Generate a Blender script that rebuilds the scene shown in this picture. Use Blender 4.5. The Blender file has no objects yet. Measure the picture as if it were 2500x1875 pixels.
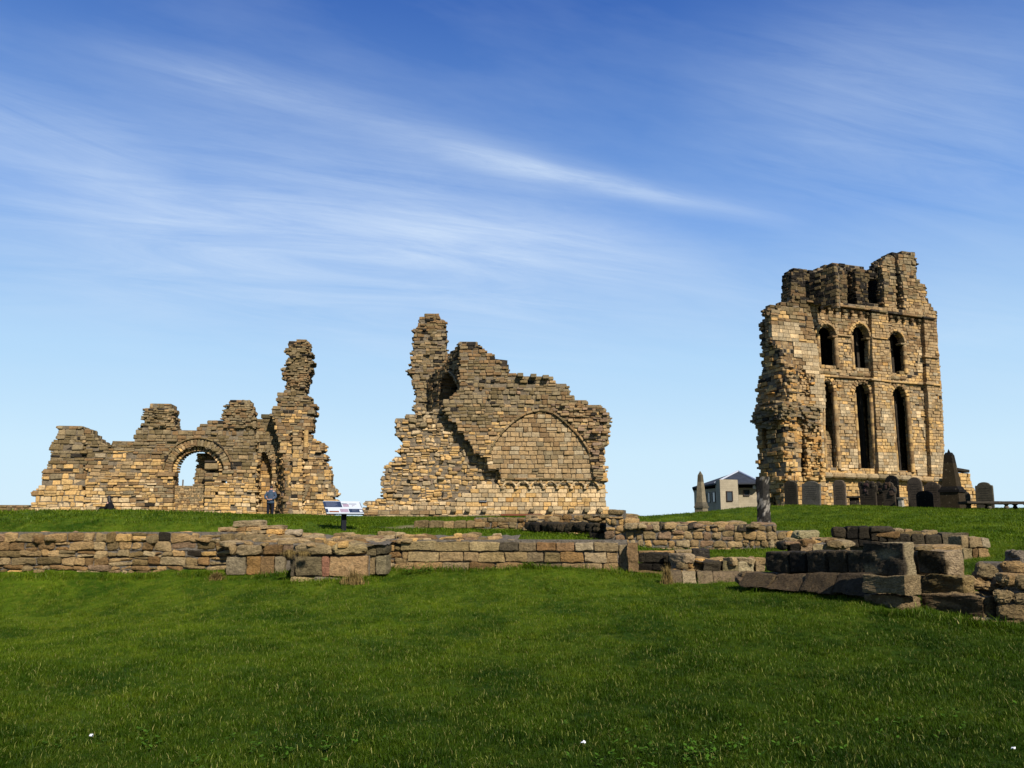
import bpy, math, random
import numpy as np
from mathutils import Vector, Matrix

# ---------------------------------------------------------------- camera, world, sun
F_PX = 2022.0; CX, CY = 1250.0, 937.5; EYE = 1.6
PITCH = math.atan(339.0 / F_PX)
SUN_AZ, SUN_EL = math.radians(24), math.radians(38)          # azimuth right of straight-behind-camera
scene = bpy.context.scene
cd = bpy.data.cameras.new("camera"); cam = bpy.data.objects.new("camera", cd)
scene.collection.objects.link(cam); scene.camera = cam
cam.location = (0, 0, EYE); cam.rotation_euler = (math.pi / 2 + PITCH, 0, 0)
cd.lens = 36.0 * F_PX / 2500.0; cd.sensor_width = 36.0
cd.clip_start = 0.1; cd.clip_end = 20000
scene.view_settings.view_transform = 'Standard'; scene.view_settings.look = 'None'
scene.view_settings.gamma = 1.0; scene.view_settings.use_curve_mapping = False
scene.view_settings.exposure = 0.8
scene.cycles.max_bounces = 5; scene.cycles.diffuse_bounces = 2; scene.cycles.transparent_max_bounces = 4

def ray(px, py):
    xc, yc = (px - CX) / F_PX, -(py - CY) / F_PX
    s, c = math.sin(PITCH), math.cos(PITCH)
    return np.array([xc, c - yc * s, s + yc * c])
def at(px, py, Y):
    d = ray(px, py); t = Y / d[1]
    return np.array([d[0] * t, Y, EYE + d[2] * t])

sun_dir = np.array([math.sin(SUN_AZ) * math.cos(SUN_EL), -math.cos(SUN_AZ) * math.cos(SUN_EL), math.sin(SUN_EL)])
sl = bpy.data.lights.new("sun", 'SUN'); so = bpy.data.objects.new("sun", sl); scene.collection.objects.link(so)
sl.energy = 5.0; sl.angle = math.radians(0.5); sl.color = (1.0, 0.95, 0.86)
so.rotation_euler = Vector(sun_dir).to_track_quat('Z', 'Y').to_euler()

W = bpy.data.worlds.new("World"); scene.world = W; W.use_nodes = True
nt = W.node_tree; nt.nodes.clear()
class NB:
    """small helper for node trees"""
    def __init__(s, nt): s.nt = nt
    def n(s, typ, **kw):
        nd = s.nt.nodes.new(typ)
        for k, v in kw.items(): setattr(nd, k, v)
        return nd
    def link(s, a, b): s.nt.links.new(a, b)
    def math(s, op, a, b=None, c=None, clamp=False):
        nd = s.n('ShaderNodeMath', operation=op, use_clamp=clamp)
        for i, v in enumerate((a, b, c)):
            if v is None: continue
            if isinstance(v, (int, float)): nd.inputs[i].default_value = v
            else: s.link(v, nd.inputs[i])
        return nd.outputs[0]
    def dot(s, v, k):
        nd = s.n('ShaderNodeVectorMath', operation='DOT_PRODUCT'); s.link(v, nd.inputs[0])
        nd.inputs[1].default_value = tuple(float(q) for q in k); return nd.outputs['Value']
    def noise(s, vec, scale, detail=4, rough=.5, dist=0.0):
        nd = s.n('ShaderNodeTexNoise'); nd.inputs['Scale'].default_value = scale
        nd.inputs['Detail'].default_value = detail; nd.inputs['Roughness'].default_value = rough
        nd.inputs['Distortion'].default_value = dist
        if vec is not None: s.link(vec, nd.inputs['Vector'])
        return nd.outputs['Fac']
    def ramp(s, fac, stops):
        nd = s.n('ShaderNodeValToRGB'); s.link(fac, nd.inputs[0]); cr = nd.color_ramp
        while len(cr.elements) < len(stops): cr.elements.new(0.5)
        for e, (p, c) in zip(cr.elements, stops):
            e.position = p; e.color = (c, c, c, 1) if isinstance(c, (int, float)) else tuple(c) + (1,)
        return nd.outputs[0]
    def mix(s, fac, a, b, mode='MIX'):
        nd = s.n('ShaderNodeMix', data_type='RGBA', blend_type=mode)
        for i, v in ((0, fac), (6, a), (7, b)):
            if isinstance(v, (int, float)): nd.inputs[i].default_value = v
            elif isinstance(v, tuple): nd.inputs[i].default_value = v + (1,)
            else: s.link(v, nd.inputs[i])
        return nd.outputs[2]
    def comb(s, x, y, z):
        nd = s.n('ShaderNodeCombineXYZ')
        for i, v in enumerate((x, y, z)):
            if isinstance(v, (int, float)): nd.inputs[i].default_value = v
            else: s.link(v, nd.inputs[i])
        return nd.outputs[0]

b = NB(nt)
sky = b.n('ShaderNodeTexSky', sky_type='NISHITA'); sky.sun_disc = False
sky.sun_elevation = SUN_EL; sky.sun_rotation = math.pi - SUN_AZ
sky.altitude = 20; sky.air_density = 1.0; sky.dust_density = 0.35; sky.ozone_density = 2.2
hsv = b.n('ShaderNodeHueSaturation'); hsv.inputs['Saturation'].default_value = 1.12
hsv.inputs['Value'].default_value = 1.0
b.link(sky.outputs[0], hsv.inputs['Color'])
tc = b.n('ShaderNodeTexCoord'); D = tc.outputs['Generated']
# cirrus: bands that lie along great circles of the sky, broken by noise drawn out along them
def unit(v): return v / np.linalg.norm(v)
def streak(p0, p1, w, fade0, fade1, amp, seed, wob=0.02):
    """p0,p1: two points (photo directions) that fix the band's great circle; w: half width in radians"""
    a, c = unit(ray(*p0)), unit(ray(*p1)); nrm = unit(np.cross(a, c)); mid = unit(a + c); al = unit(np.cross(nrm, mid))
    s_, t_ = b.dot(D, nrm), b.dot(D, al)
    nz = b.noise(b.comb(b.math('MULTIPLY', t_, 2.0), seed, 0), 1.5, 3)
    s2 = b.math('ADD', s_, b.math('MULTIPLY', b.math('SUBTRACT', nz, .5), wob * 2))
    q = b.math('DIVIDE', s2, w); g = b.math('POWER', 2.718, b.math('MULTIPLY', b.math('MULTIPLY', q, q), -1.0))
    fib = b.noise(b.comb(b.math('MULTIPLY', t_, 3.0), b.math('MULTIPLY', s_, 30.0), seed), 1.0, 8, .70, .9)
    fib = b.ramp(fib, [(.30, 0.22), (.72, 1.0)])
    half = math.acos(float(np.dot(a, c))) / 2
    e0 = b.math('SUBTRACT', 1.0, b.math('DIVIDE', b.math('SUBTRACT', b.math('ABSOLUTE', t_), half * fade0), max(half * fade1, 1e-3)), clamp=True)
    return b.math('MULTIPLY', b.math('MULTIPLY', b.math('MULTIPLY', g, fib), e0), amp)
tot = None
for args in [((150, 90), (1500, 440), .020, .5, .6, .26, 1.3, .012), ((900, 330), (1950, 545), .012, .30, .75, .66, 7.7, .008),
             ((-350, 200), (420, 450), .055, .5, .6, .30, 3.1), ((300, 420), (1400, 560), .075, .3, .9, .30, 11.9), ((820, 520), (1750, 690), .034, .4, .8, .38, 5.2),
             ((-200, 520), (1700, 740), .11, .5, .6, .55, 13.3), ((1700, 230), (2800, 470), .10, .4, .8, .24, 17.3), ((1500, 700), (2700, 860), .07, .5, .7, .26, 25.0), ((1900, 90), (2700, 200), .05, .4, .8, .14, 29.0), ((300, 180), (1000, 330), .06, .4, .8, .12, 21.0)]:
    v = streak(*args); tot = v if tot is None else b.math('ADD', tot, v)
# thin general veil, stretched the same way
aa, cc = unit(ray(150, 90)), unit(ray(1820, 520)); nr = unit(np.cross(aa, cc)); al_ = unit(np.cross(nr, unit(aa + cc)))
veil = b.noise(b.comb(b.math('MULTIPLY', b.dot(D, al_), 2.2), b.math('MULTIPLY', b.dot(D, nr), 9.0), 4.0), 1.3, 5, .6)
veil = b.ramp(veil, [(.45, 0.0), (.78, .10)])
tot = b.math('ADD', tot, veil, clamp=True)
tot = b.math('MULTIPLY', tot, b.ramp(b.dot(D, (0, 0, 1)), [(0.0, .3), (.12, .8), (.3, 1.0)]))
el = b.dot(D, (0, 0, 1))
grad = b.ramp(el, [(0.0, (6.6, 8.6, 10.0)), (.08, (6.2, 8.4, 10.0)), (.19, (4.5, 7.0, 9.7)), (.34, (1.7, 3.7, 8.1)), (.56, (.50, 1.5, 5.0))])
base_sky = b.mix(.94, hsv.outputs[0], grad)
cloudc = b.mix(tot, base_sky, (7.0, 8.3, 9.9))
bg = b.n('ShaderNodeBackground'); bg.inputs['Strength'].default_value = 0.0575
b.link(cloudc, bg.inputs['Color'])
out = b.n('ShaderNodeOutputWorld'); b.link(bg.outputs[0], out.inputs[0])

# ---------------------------------------------------------------- materials
def newmat(name, rough=.9, spec=.2):
    m = bpy.data.materials.new(name); m.use_nodes = True; nb = NB(m.node_tree)
    p = m.node_tree.nodes['Principled BSDF']; p.inputs['Roughness'].default_value = rough
    p.inputs['Specular IOR Level'].default_value = spec
    return m, nb, p
def pos(nb, sx=1, sy=1, sz=1):
    g = nb.n('ShaderNodeNewGeometry'); mp = nb.n('ShaderNodeMapping'); nb.link(g.outputs['Position'], mp.inputs[0])
    mp.inputs['Scale'].default_value = (sx, sy, sz); return mp.outputs[0]
def bump(nb, p, h, strength, dist):
    bn = nb.n('ShaderNodeBump'); bn.inputs['Strength'].default_value = strength; bn.inputs['Distance'].default_value = dist
    nb.link(h, bn.inputs['Height']); nb.link(bn.outputs[0], p.inputs['Normal'])
def stone_mat(name, scale=1.0, lichen=.35, crust_shade=.55, bstr=.6, bd=.05, tone=(.66, .60, .54)):
    m, nb, p = newmat(name, .93, .12)
    at_ = nb.n('ShaderNodeAttribute', attribute_name='Col'); P = pos(nb)
    n1 = nb.noise(P, 1.1 * scale, 5, .6); n2 = nb.noise(P, 7 * scale, 6, .65, .3); n3 = nb.noise(pos(nb, 1, 1, 3.2), 11 * scale, 5, .7)
    c = nb.mix(1.0, at_.outputs['Color'], nb.ramp(n2, [(.25, (.5, .47, .44)), (.5, (.95, .95, .95)), (.78, (1.35, 1.32, 1.22))]), 'MULTIPLY')
    c = nb.mix(1.0, c, nb.ramp(n3, [(.3, .66), (.6, 1.1)]), 'MULTIPLY')
    c = nb.mix(nb.math('MULTIPLY', nb.ramp(n1, [(.45, 0.0), (.7, 1.0)]), crust_shade), c, nb.mix(1.0, c, (.55, .56, .52), 'MULTIPLY'))
    n4 = nb.noise(P, 2.6 * scale, 7, .7)
    c = nb.mix(nb.math('MULTIPLY', nb.ramp(n4, [(.60, 0.0), (.67, 1.0)]), lichen), c, (.32, .29, .20))
    c = nb.mix(1.0, c, tone, 'MULTIPLY')
    nb.link(c, p.inputs['Base Color'])
    h = nb.math('ADD', nb.math('MULTIPLY', n2, .6), nb.math('MULTIPLY', n3, .5)); bump(nb, p, h, bstr, bd)
    return m
M = {}
M['stone'] = stone_mat('sandstone')
M['near'] = stone_mat('near_sandstone', 1.9, .28, .6, 1.0, .09, (.76, .66, .52))
M['grave'] = stone_mat('gravestone_stone', 2.5, .35, .7, .7, .02)
def mortar_mat(name, c0, c1, s=1.0):
    m, nb, p = newmat(name, .97, .05); P = pos(nb)
    c = nb.ramp(nb.noise(P, 3.5 * s, 7, .7), [(.3, tuple(q * .6 for q in c0)), (.7, tuple(q * .6 for q in c1))]); nb.link(c, p.inputs['Base Color'])
    bump(nb, p, nb.noise(P, 9 * s, 8, .75), .9, .06); return m
M['mortar'] = mortar_mat('lime_mortar', (.12, .09, .06), (.30, .235, .155))
M['mortar_near'] = mortar_mat('near_mortar', (.09, .072, .05), (.30, .255, .20), 4)
M['dark'] = mortar_mat('dark_interior', (.03, .024, .018), (.07, .055, .04))  # near-black tone, shade of the closed chambers put into the colour
def flat(name, col, rough=.7, spec=.3, var=.15, sc=20, bs=.15):
    m, nb, p = newmat(name, rough, spec)
    f = nb.noise(pos(nb), sc, 5, .6)
    col = tuple(x * .62 for x in col); lo = tuple(x * (1 - var) for x in col); hi = tuple(min(1, x * (1 + var)) for x in col)
    nb.link(nb.ramp(f, [(.3, lo), (.7, hi)]), p.inputs['Base Color'])
    if bs: bump(nb, p, f, bs, .01)
    return m
M['brickpale'] = None
m, nb, p = newmat('pale_block_wall', .9, .15)
bk = nb.n('ShaderNodeTexBrick')
g = nb.n('ShaderNodeNewGeometry'); sx = nb.n('ShaderNodeSeparateXYZ'); nb.link(g.outputs['Position'], sx.inputs[0])
nb.link(nb.comb(nb.math('ADD', sx.outputs[0], sx.outputs[1]), sx.outputs[2], 0), bk.inputs['Vector'])
bk.inputs['Color1'].default_value = (.24, .20, .135, 1); bk.inputs['Color2'].default_value = (.27, .225, .155, 1)
bk.inputs['Mortar'].default_value = (.19, .155, .11, 1); bk.inputs['Scale'].default_value = 1.0
bk.inputs['Brick Width'].default_value = .44; bk.inputs['Row Height'].default_value = .22; bk.inputs['Mortar Size'].default_value = .012
nb.link(nb.mix(1.0, bk.outputs[0], nb.ramp(nb.noise(g.outputs['Position'], 1.2, 5), [(.3, .8), (.7, 1.1)]), 'MULTIPLY'), p.inputs['Base Color'])
M['brickpale'] = m
m, nb, p = newmat('slate_roof', .85, .12)
wv = nb.n('ShaderNodeTexBrick'); g = nb.n('ShaderNodeNewGeometry'); sx = nb.n('ShaderNodeSeparateXYZ'); nb.link(g.outputs['Position'], sx.inputs[0])
nb.link(nb.comb(sx.outputs[0], nb.math('MULTIPLY', sx.outputs[2], 3), 0), wv.inputs['Vector'])
wv.inputs['Color1'].default_value = (.024, .026, .032, 1); wv.inputs['Color2'].default_value = (.034, .037, .045, 1); wv.inputs['Mortar'].default_value = (.02, .022, .03, 1)
wv.inputs['Scale'].default_value = 1; wv.inputs['Brick Width'].default_value = .3; wv.inputs['Row Height'].default_value = .6; wv.inputs['Mortar Size'].default_value = .015
nb.link(wv.outputs[0], p.inputs['Base Color']); M['slate'] = m
M['lead'] = flat('pale_ridge_metal', (.55, .57, .6), .4, .5)
M['frame'] = flat('dark_window_frame', (.035, .02, .015), .5)
m, nb, p = newmat('window_glass', .06, .6); p.inputs['Base Color'].default_value = (.02, .025, .03, 1); M['glass'] = m
M['black'] = flat('black_post_paint', (.007, .008, .013), .7, .15)
M['navy'] = flat('panel_navy', (.022, .034, .07), .4, .4, .05, 20, 0)
M['white'] = flat('panel_white', (.56, .59, .62), .4, .4, .03, 20, 0)
M['pinkp'] = flat('panel_pink', (.34, .25, .31), .5, .3, .3, 40, 0)
M['txt'] = flat('panel_grey_lettering', (.14, .16, .22), .5, .3, .1, 20, 0)
M['skin'] = flat('skin', (.50, .27, .20), .6, .3, .05)
M['jacket'] = flat('slate_blue_jacket', (.052, .078, .118), .9, .1, .25, 12, .5)
M['trouser'] = flat('navy_trousers', (.012, .013, .022), .9, .1)
M['hair'] = flat('dark_hair', (.012, .009, .008), .6, .3)
M['cloak'] = flat('black_coat', (.008, .008, .009), .9, .1)
M['cream'] = flat('white_top', (.75, .73, .70), .8, .1)
M['shoe'] = flat('black_shoe', (.01, .01, .01), .5, .3)
M['drygrass'] = flat('dry_grass_blades', (.20, .135, .045), .8, .1, .5, 30, 0)
M['leafgreen'] = flat('green_weed_leaves', (.055, .12, .010), .9, .04, .5, 30, 0)
M['rust'] = flat('rust_brown', (.20, .07, .035), .9, .1, .4, 30)
M['wood'] = flat('grey_post_wood', (.16, .13, .10), .9, .1)
M['litter'] = flat('white_scrap', (.85, .85, .86), .7, .1)

# ground and blade materials
def grass_nodes(nb, blades):
    P = pos(nb)
    big = nb.noise(P, .16, 4, .55); med = nb.noise(pos(nb, 1, .7, 1), .9, 5, .6, .6); fine = nb.noise(P, 5.5, 5, .7)
    g1, g2, g3 = (.026, .056, .002), (.074, .112, .005), (.155, .158, .015)
    c = nb.mix(nb.ramp(med, [(.36, 0.0), (.62, 1.0)]), g1, g2)
    c = nb.mix(nb.math('MULTIPLY', nb.ramp(fine, [(.50, 0.0), (.72, 1.0)]), .55), c, g3)
    c = nb.mix(nb.ramp(big, [(.38, .45), (.62, 0.0)]), c, nb.mix(1.0, c, (.6, .75, .6), 'MULTIPLY'))
    g_ = nb.n('ShaderNodeNewGeometry'); sp3 = nb.n('ShaderNodeSeparateXYZ'); nb.link(g_.outputs['Position'], sp3.inputs[0])
    e_ = nb.math('ADD', nb.math('MULTIPLY', sp3.outputs[0], -.55), nb.math('ADD', sp3.outputs[1], nb.math('MULTIPLY', nb.math('SUBTRACT', nb.noise(P, .45, 4, .6), .5), 9.0)))
    vignette = nb.ramp(nb.math('MULTIPLY', e_, .05), [(.30, 1.0), (.72, 0.0)])     # corner darkening painted into the lawn colour towards the right foreground
    c = nb.mix(nb.math('MULTIPLY', vignette, .8), c, nb.mix(1.0, c, (.25, .37, .26), 'MULTIPLY'))
    return c, P, fine
m, nb, p = newmat('lawn_soil', .95, .05); c, P, fine = grass_nodes(nb, False)
gi = nb.noise(P, 40, 4, .7)
c = nb.mix(1.0, c, nb.ramp(gi, [(.3, .55), (.7, 1.05)]), 'MULTIPLY')
at_ = nb.n('ShaderNodeAttribute', attribute_name='Col')
c = nb.mix(at_.outputs['Fac'], c, nb.mix(nb.noise(P, 14, 6, .7), (.10, .075, .04), (.26, .20, .12)))
nb.link(c, p.inputs['Base Color']); bump(nb, p, gi, .8, .04); M['ground'] = m
m = bpy.data.materials.new('grass_blade'); m.use_nodes = True; nb = NB(m.node_tree); m.node_tree.nodes.clear()
c, P, fine = grass_nodes(nb, True)
oi = nb.n('ShaderNodeObjectInfo')
c = nb.mix(1.0, c, nb.ramp(oi.outputs['Random'], [(0.0, (.62, .72, .6)), (.6, (1.15, 1.1, 1.0)), (.93, (1.4, 1.3, 1.2)), (1.0, (2.2, 1.75, 1.9))]), 'MULTIPLY')
d1 = nb.n('ShaderNodeBsdfDiffuse'); d2 = nb.n('ShaderNodeBsdfTranslucent'); d3 = nb.n('ShaderNodeBsdfGlossy'); d3.inputs['Roughness'].default_value = .5
nb.link(c, d1.inputs[0]); nb.link(nb.mix(1.0, c, (1.3, 1.3, .5), 'MULTIPLY'), d2.inputs[0]); d3.inputs[0].default_value = (.3, .32, .25, 1)
mx = nb.n('ShaderNodeMixShader'); mx.inputs[0].default_value = .35; nb.link(d1.outputs[0], mx.inputs[1]); nb.link(d2.outputs[0], mx.inputs[2])
mx2 = nb.n('ShaderNodeMixShader'); mx2.inputs[0].default_value = .02; nb.link(mx.outputs[0], mx2.inputs[1]); nb.link(d3.outputs[0], mx2.inputs[2])
o_ = nb.n('ShaderNodeOutputMaterial'); nb.link(mx2.outputs[0], o_.inputs[0]); M['blade'] = m
m, nb, p = newmat('straw_blade', .8, .15); oi = nb.n('ShaderNodeObjectInfo')
nb.link(nb.ramp(oi.outputs['Random'], [(0.0, (.10, .12, .02)), (.5, (.15, .16, .03)), (1.0, (.19, .165, .055))]), p.inputs['Base Color']); M['straw'] = m

# ---------------------------------------------------------------- geometry helpers
def thing(name, label, cat, loc=(0, 0, 0), group=None, rz=0):
    o = bpy.data.objects.new(name, None); scene.collection.objects.link(o); o.location = tuple(float(v) for v in loc)
    o.empty_display_size = .2; o.rotation_euler = (0, 0, rz)
    tag(o, label, cat, group, 'thing'); return o
def tag(o, label=None, cat=None, group=None, kind=None):
    for k, v in (('label', label), ('category', cat), ('group', group), ('kind', kind)):
        if v: o[k] = v
    return o

class Acc:
    def __init__(s): s.v = []; s.f = []; s.c = []; s.n = 0; s.sm = []
    def add(s, v, f, col, smooth=False):
        v = np.asarray(v, float)
        s.v.append(v); s.f.extend([[i + s.n for i in q] for q in f]); s.n += len(v)
        col = np.asarray(col, float)
        s.c.append(np.tile(col, (len(v), 1)) if col.ndim == 1 else col)
    def box(s, c, h, ax, col, jit=0, rng=None):
        k = np.array([[x, y, z] for x in (-1, 1) for y in (-1, 1) for z in (-1, 1)], float) * np.asarray(h)
        if jit: k += rng.uniform(-jit, jit, k.shape)
        s.add(k @ ax + np.asarray(c), [[0, 1, 3, 2], [4, 6, 7, 5], [0, 4, 5, 1], [2, 3, 7, 6], [0, 2, 6, 4], [1, 5, 7, 3]], col)
    def build(s, name, mat, parent=None, smooth=False):
        me = bpy.data.meshes.new(name); V = np.concatenate(s.v) if s.v else np.zeros((0, 3))
        if parent is not None:
            q = np.array(parent.matrix_basis.translation); p2 = parent.parent
            while p2 is not None: q = q + np.array(p2.matrix_basis.translation); p2 = p2.parent
            V = V - q
        me.from_pydata(V.tolist(), [], s.f)
        ca = me.color_attributes.new('Col', 'FLOAT_COLOR', 'POINT')
        C = np.concatenate(s.c); ca.data.foreach_set('color', np.concatenate([C, np.ones((len(C), 1))], 1).ravel())
        if smooth: me.polygons.foreach_set('use_smooth', [True] * len(me.polygons))
        me.materials.append(mat); me.update()
        o = bpy.data.objects.new(name, me); scene.collection.objects.link(o); o.parent = parent
        return o

# chamfered stone template (24 verts, 26 faces)
_sg = [(x, y, z) for x in (-1, 1) for y in (-1, 1) for z in (-1, 1)]
_F = []
_idx = {}
for i, s3 in enumerate(_sg):
    for a in range(3): _idx[(s3, a)] = i * 3 + a          # vertex that lies on the face of axis a
for a in range(3):
    b1, b2 = (a + 1) % 3, (a + 2) % 3
    for sg in (-1, 1):
        q = []
        for u, w in ((-1, -1), (1, -1), (1, 1), (-1, 1)):
            k = [0, 0, 0]; k[a] = sg; k[b1] = u; k[b2] = w; q.append(_idx[(tuple(k), a)])
        _F.append(q if sg > 0 else q[::-1])
for a in range(3):                                          # edges parallel to axis a
    b1, b2 = (a + 1) % 3, (a + 2) % 3
    for u in (-1, 1):
        for w in (-1, 1):
            k0 = [0] * 3; k1 = [0] * 3; k0[a] = -1; k1[a] = 1; k0[b1] = k1[b1] = u; k0[b2] = k1[b2] = w
            q = [_idx[(tuple(k0), b1)], _idx[(tuple(k1), b1)], _idx[(tuple(k1), b2)], _idx[(tuple(k0), b2)]]
            _F.append(q if u * w < 0 else q[::-1])
for s3 in _sg:
    q = [_idx[(s3, 0)], _idx[(s3, 1)], _idx[(s3, 2)]]
    _F.append(q if s3[0] * s3[1] * s3[2] > 0 else q[::-1])
_F = np.array([x + [-1] if len(x) == 3 else x for x in _F])
_T = np.array([s3 for s3 in _sg for a in range(3)], float); _TA = np.array([a for s3 in _sg for a in range(3)])
class Stones:
    """bulk list of chamfered stones, turned into one mesh"""
    def __init__(s): s.c = []; s.h = []; s.ax = []; s.col = []; s.ch = []; s.j = []; s.extra = Acc()
    def add(s, c, h, ax, col, ch=.2, j=.06):
        s.c.append(c); s.h.append(h); s.ax.append(ax); s.col.append(col); s.ch.append(ch); s.j.append(j)
    def build(s, name, mat, parent, rng):
        A = Acc(); n = len(s.c)
        if n:
            C = np.array(s.c); H = np.array(s.h); AX = np.array(s.ax); ch = np.array(s.ch); J = np.array(s.j)
            mn = H.min(1); cc = (ch * mn)[:, None, None]
            K = _T[None] * H[:, None, :]
            inset = np.ones((24, 3)); inset[np.arange(24), _TA] = 0
            K = K - _T[None] * inset[None] * cc
            jc = rng.uniform(-1, 1, (n, 8, 3)) * (J * mn)[:, None, None]
            K = K + np.repeat(jc, 3, axis=1) + rng.uniform(-1, 1, K.shape) * (J * mn * .35)[:, None, None]
            V = np.einsum('nki,nij->nkj', K, AX) + C[:, None, :]
            V = V.reshape(-1, 3)
            FF = (_F[None] + (np.arange(n) * 24)[:, None, None]).reshape(-1, 4)
            tri = np.tile(_F[:, 3] < 0, n)
            fl = [r[:3] if t else r for r, t in zip(FF.tolist(), tri.tolist())]
            A.v.append(V); A.f.extend(fl); A.n += len(V); A.c.append(np.repeat(np.clip(np.array(s.col), .004, 1), 24, axis=0))
        if s.extra.n:
            for v in s.extra.v: A.v.append(v)
            A.f.extend([[i + A.n for i in q] for q in s.extra.f]); A.c.extend(s.extra.c); A.n += s.extra.n
        return A.build(name, mat, parent)

class Plane:
    """vertical plane through the point seen at (px, *) at forward distance Y, running at angle a (radians) from +X"""
    def __init__(s, px, Y, a=0.0):
        d = ray(px, 1276.5); t = Y / d[1]; s.p = np.array([d[0] * t, Y, 0.0]); s.a = a
        s.u = np.array([math.cos(a), math.sin(a), 0]); s.n = np.array([math.sin(a), -math.cos(a), 0]); s.z = np.array([0, 0, 1.0])
        s.ax = np.array([s.u, s.n, s.z])
    def uz(s, px, py, off=0):
        d = ray(px, py); o = np.array([0, 0, EYE]); p = s.p + s.n * off
        t = np.dot(p - o, s.n) / np.dot(d, s.n); h = o + d * t - p
        return float(np.dot(h, s.u)), float(h[2])
    def poly(s, pts, off=0): return [s.uz(x, y, off) for x, y in pts]
    def w(s, u, off, z): return s.p + s.u * u + s.n * off + s.z * z

def scan(poly, z):
    xs = []
    for (u0, z0), (u1, z1) in zip(poly, poly[1:] + poly[:1]):
        if (z0 <= z) != (z1 <= z): xs.append(u0 + (z - z0) / (z1 - z0) * (u1 - u0))
    xs.sort(); return [(xs[i], xs[i + 1]) for i in range(0, len(xs) - 1, 2)]
def inside(poly, u, z):
    return any(a <= u <= c for a, c in scan(poly, z))
def subtract(iv, hv):
    for a, c in hv:
        nx = []
        for p0, p1, e0, e1 in iv:
            if c <= p0 or a >= p1: nx.append((p0, p1, e0, e1)); continue
            if a > p0: nx.append((p0, a, e0, False))
            if c < p1: nx.append((c, p1, False, e1))
        iv = nx
    return iv
def vn(u, z, s=0.0):
    return (math.sin(u * 1.3 + s) * math.cos(z * 1.7 + s * 2.1) + math.sin(u * .55 - z * .8 + s * 3.3) + .6 * math.sin(u * 3.1 + z * 2.3 + s)) / 2.6

GOLD = (.60, .41, .18); PALE = (.68, .53, .32); TAN = (.41, .30, .165); BROWN = (.26, .175, .09); GREY = (.275, .22, .13); OLIVE = (.20, .155, .08)
BLACK = (.035, .03, .024); PURP = (.30, .215, .15); ORANGE = (.46, .275, .10); ASH = (.43, .35, .225)
def pick(rng, wts, coh=None):
    q = rng.uniform() if coh is None else min(.999, max(0, .5 * rng.uniform() + .5 * (.5 + .75 * coh)))
    k = q * sum(w for _, w in wts)
    for c, w in wts:
        k -= w
        if k <= 0: break
    v = rng.uniform(.82, 1.14); t = rng.uniform(-.04, .04)
    return (c[0] * v * (1 + t), c[1] * v, c[2] * v * (1 - t * 1.5))

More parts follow.
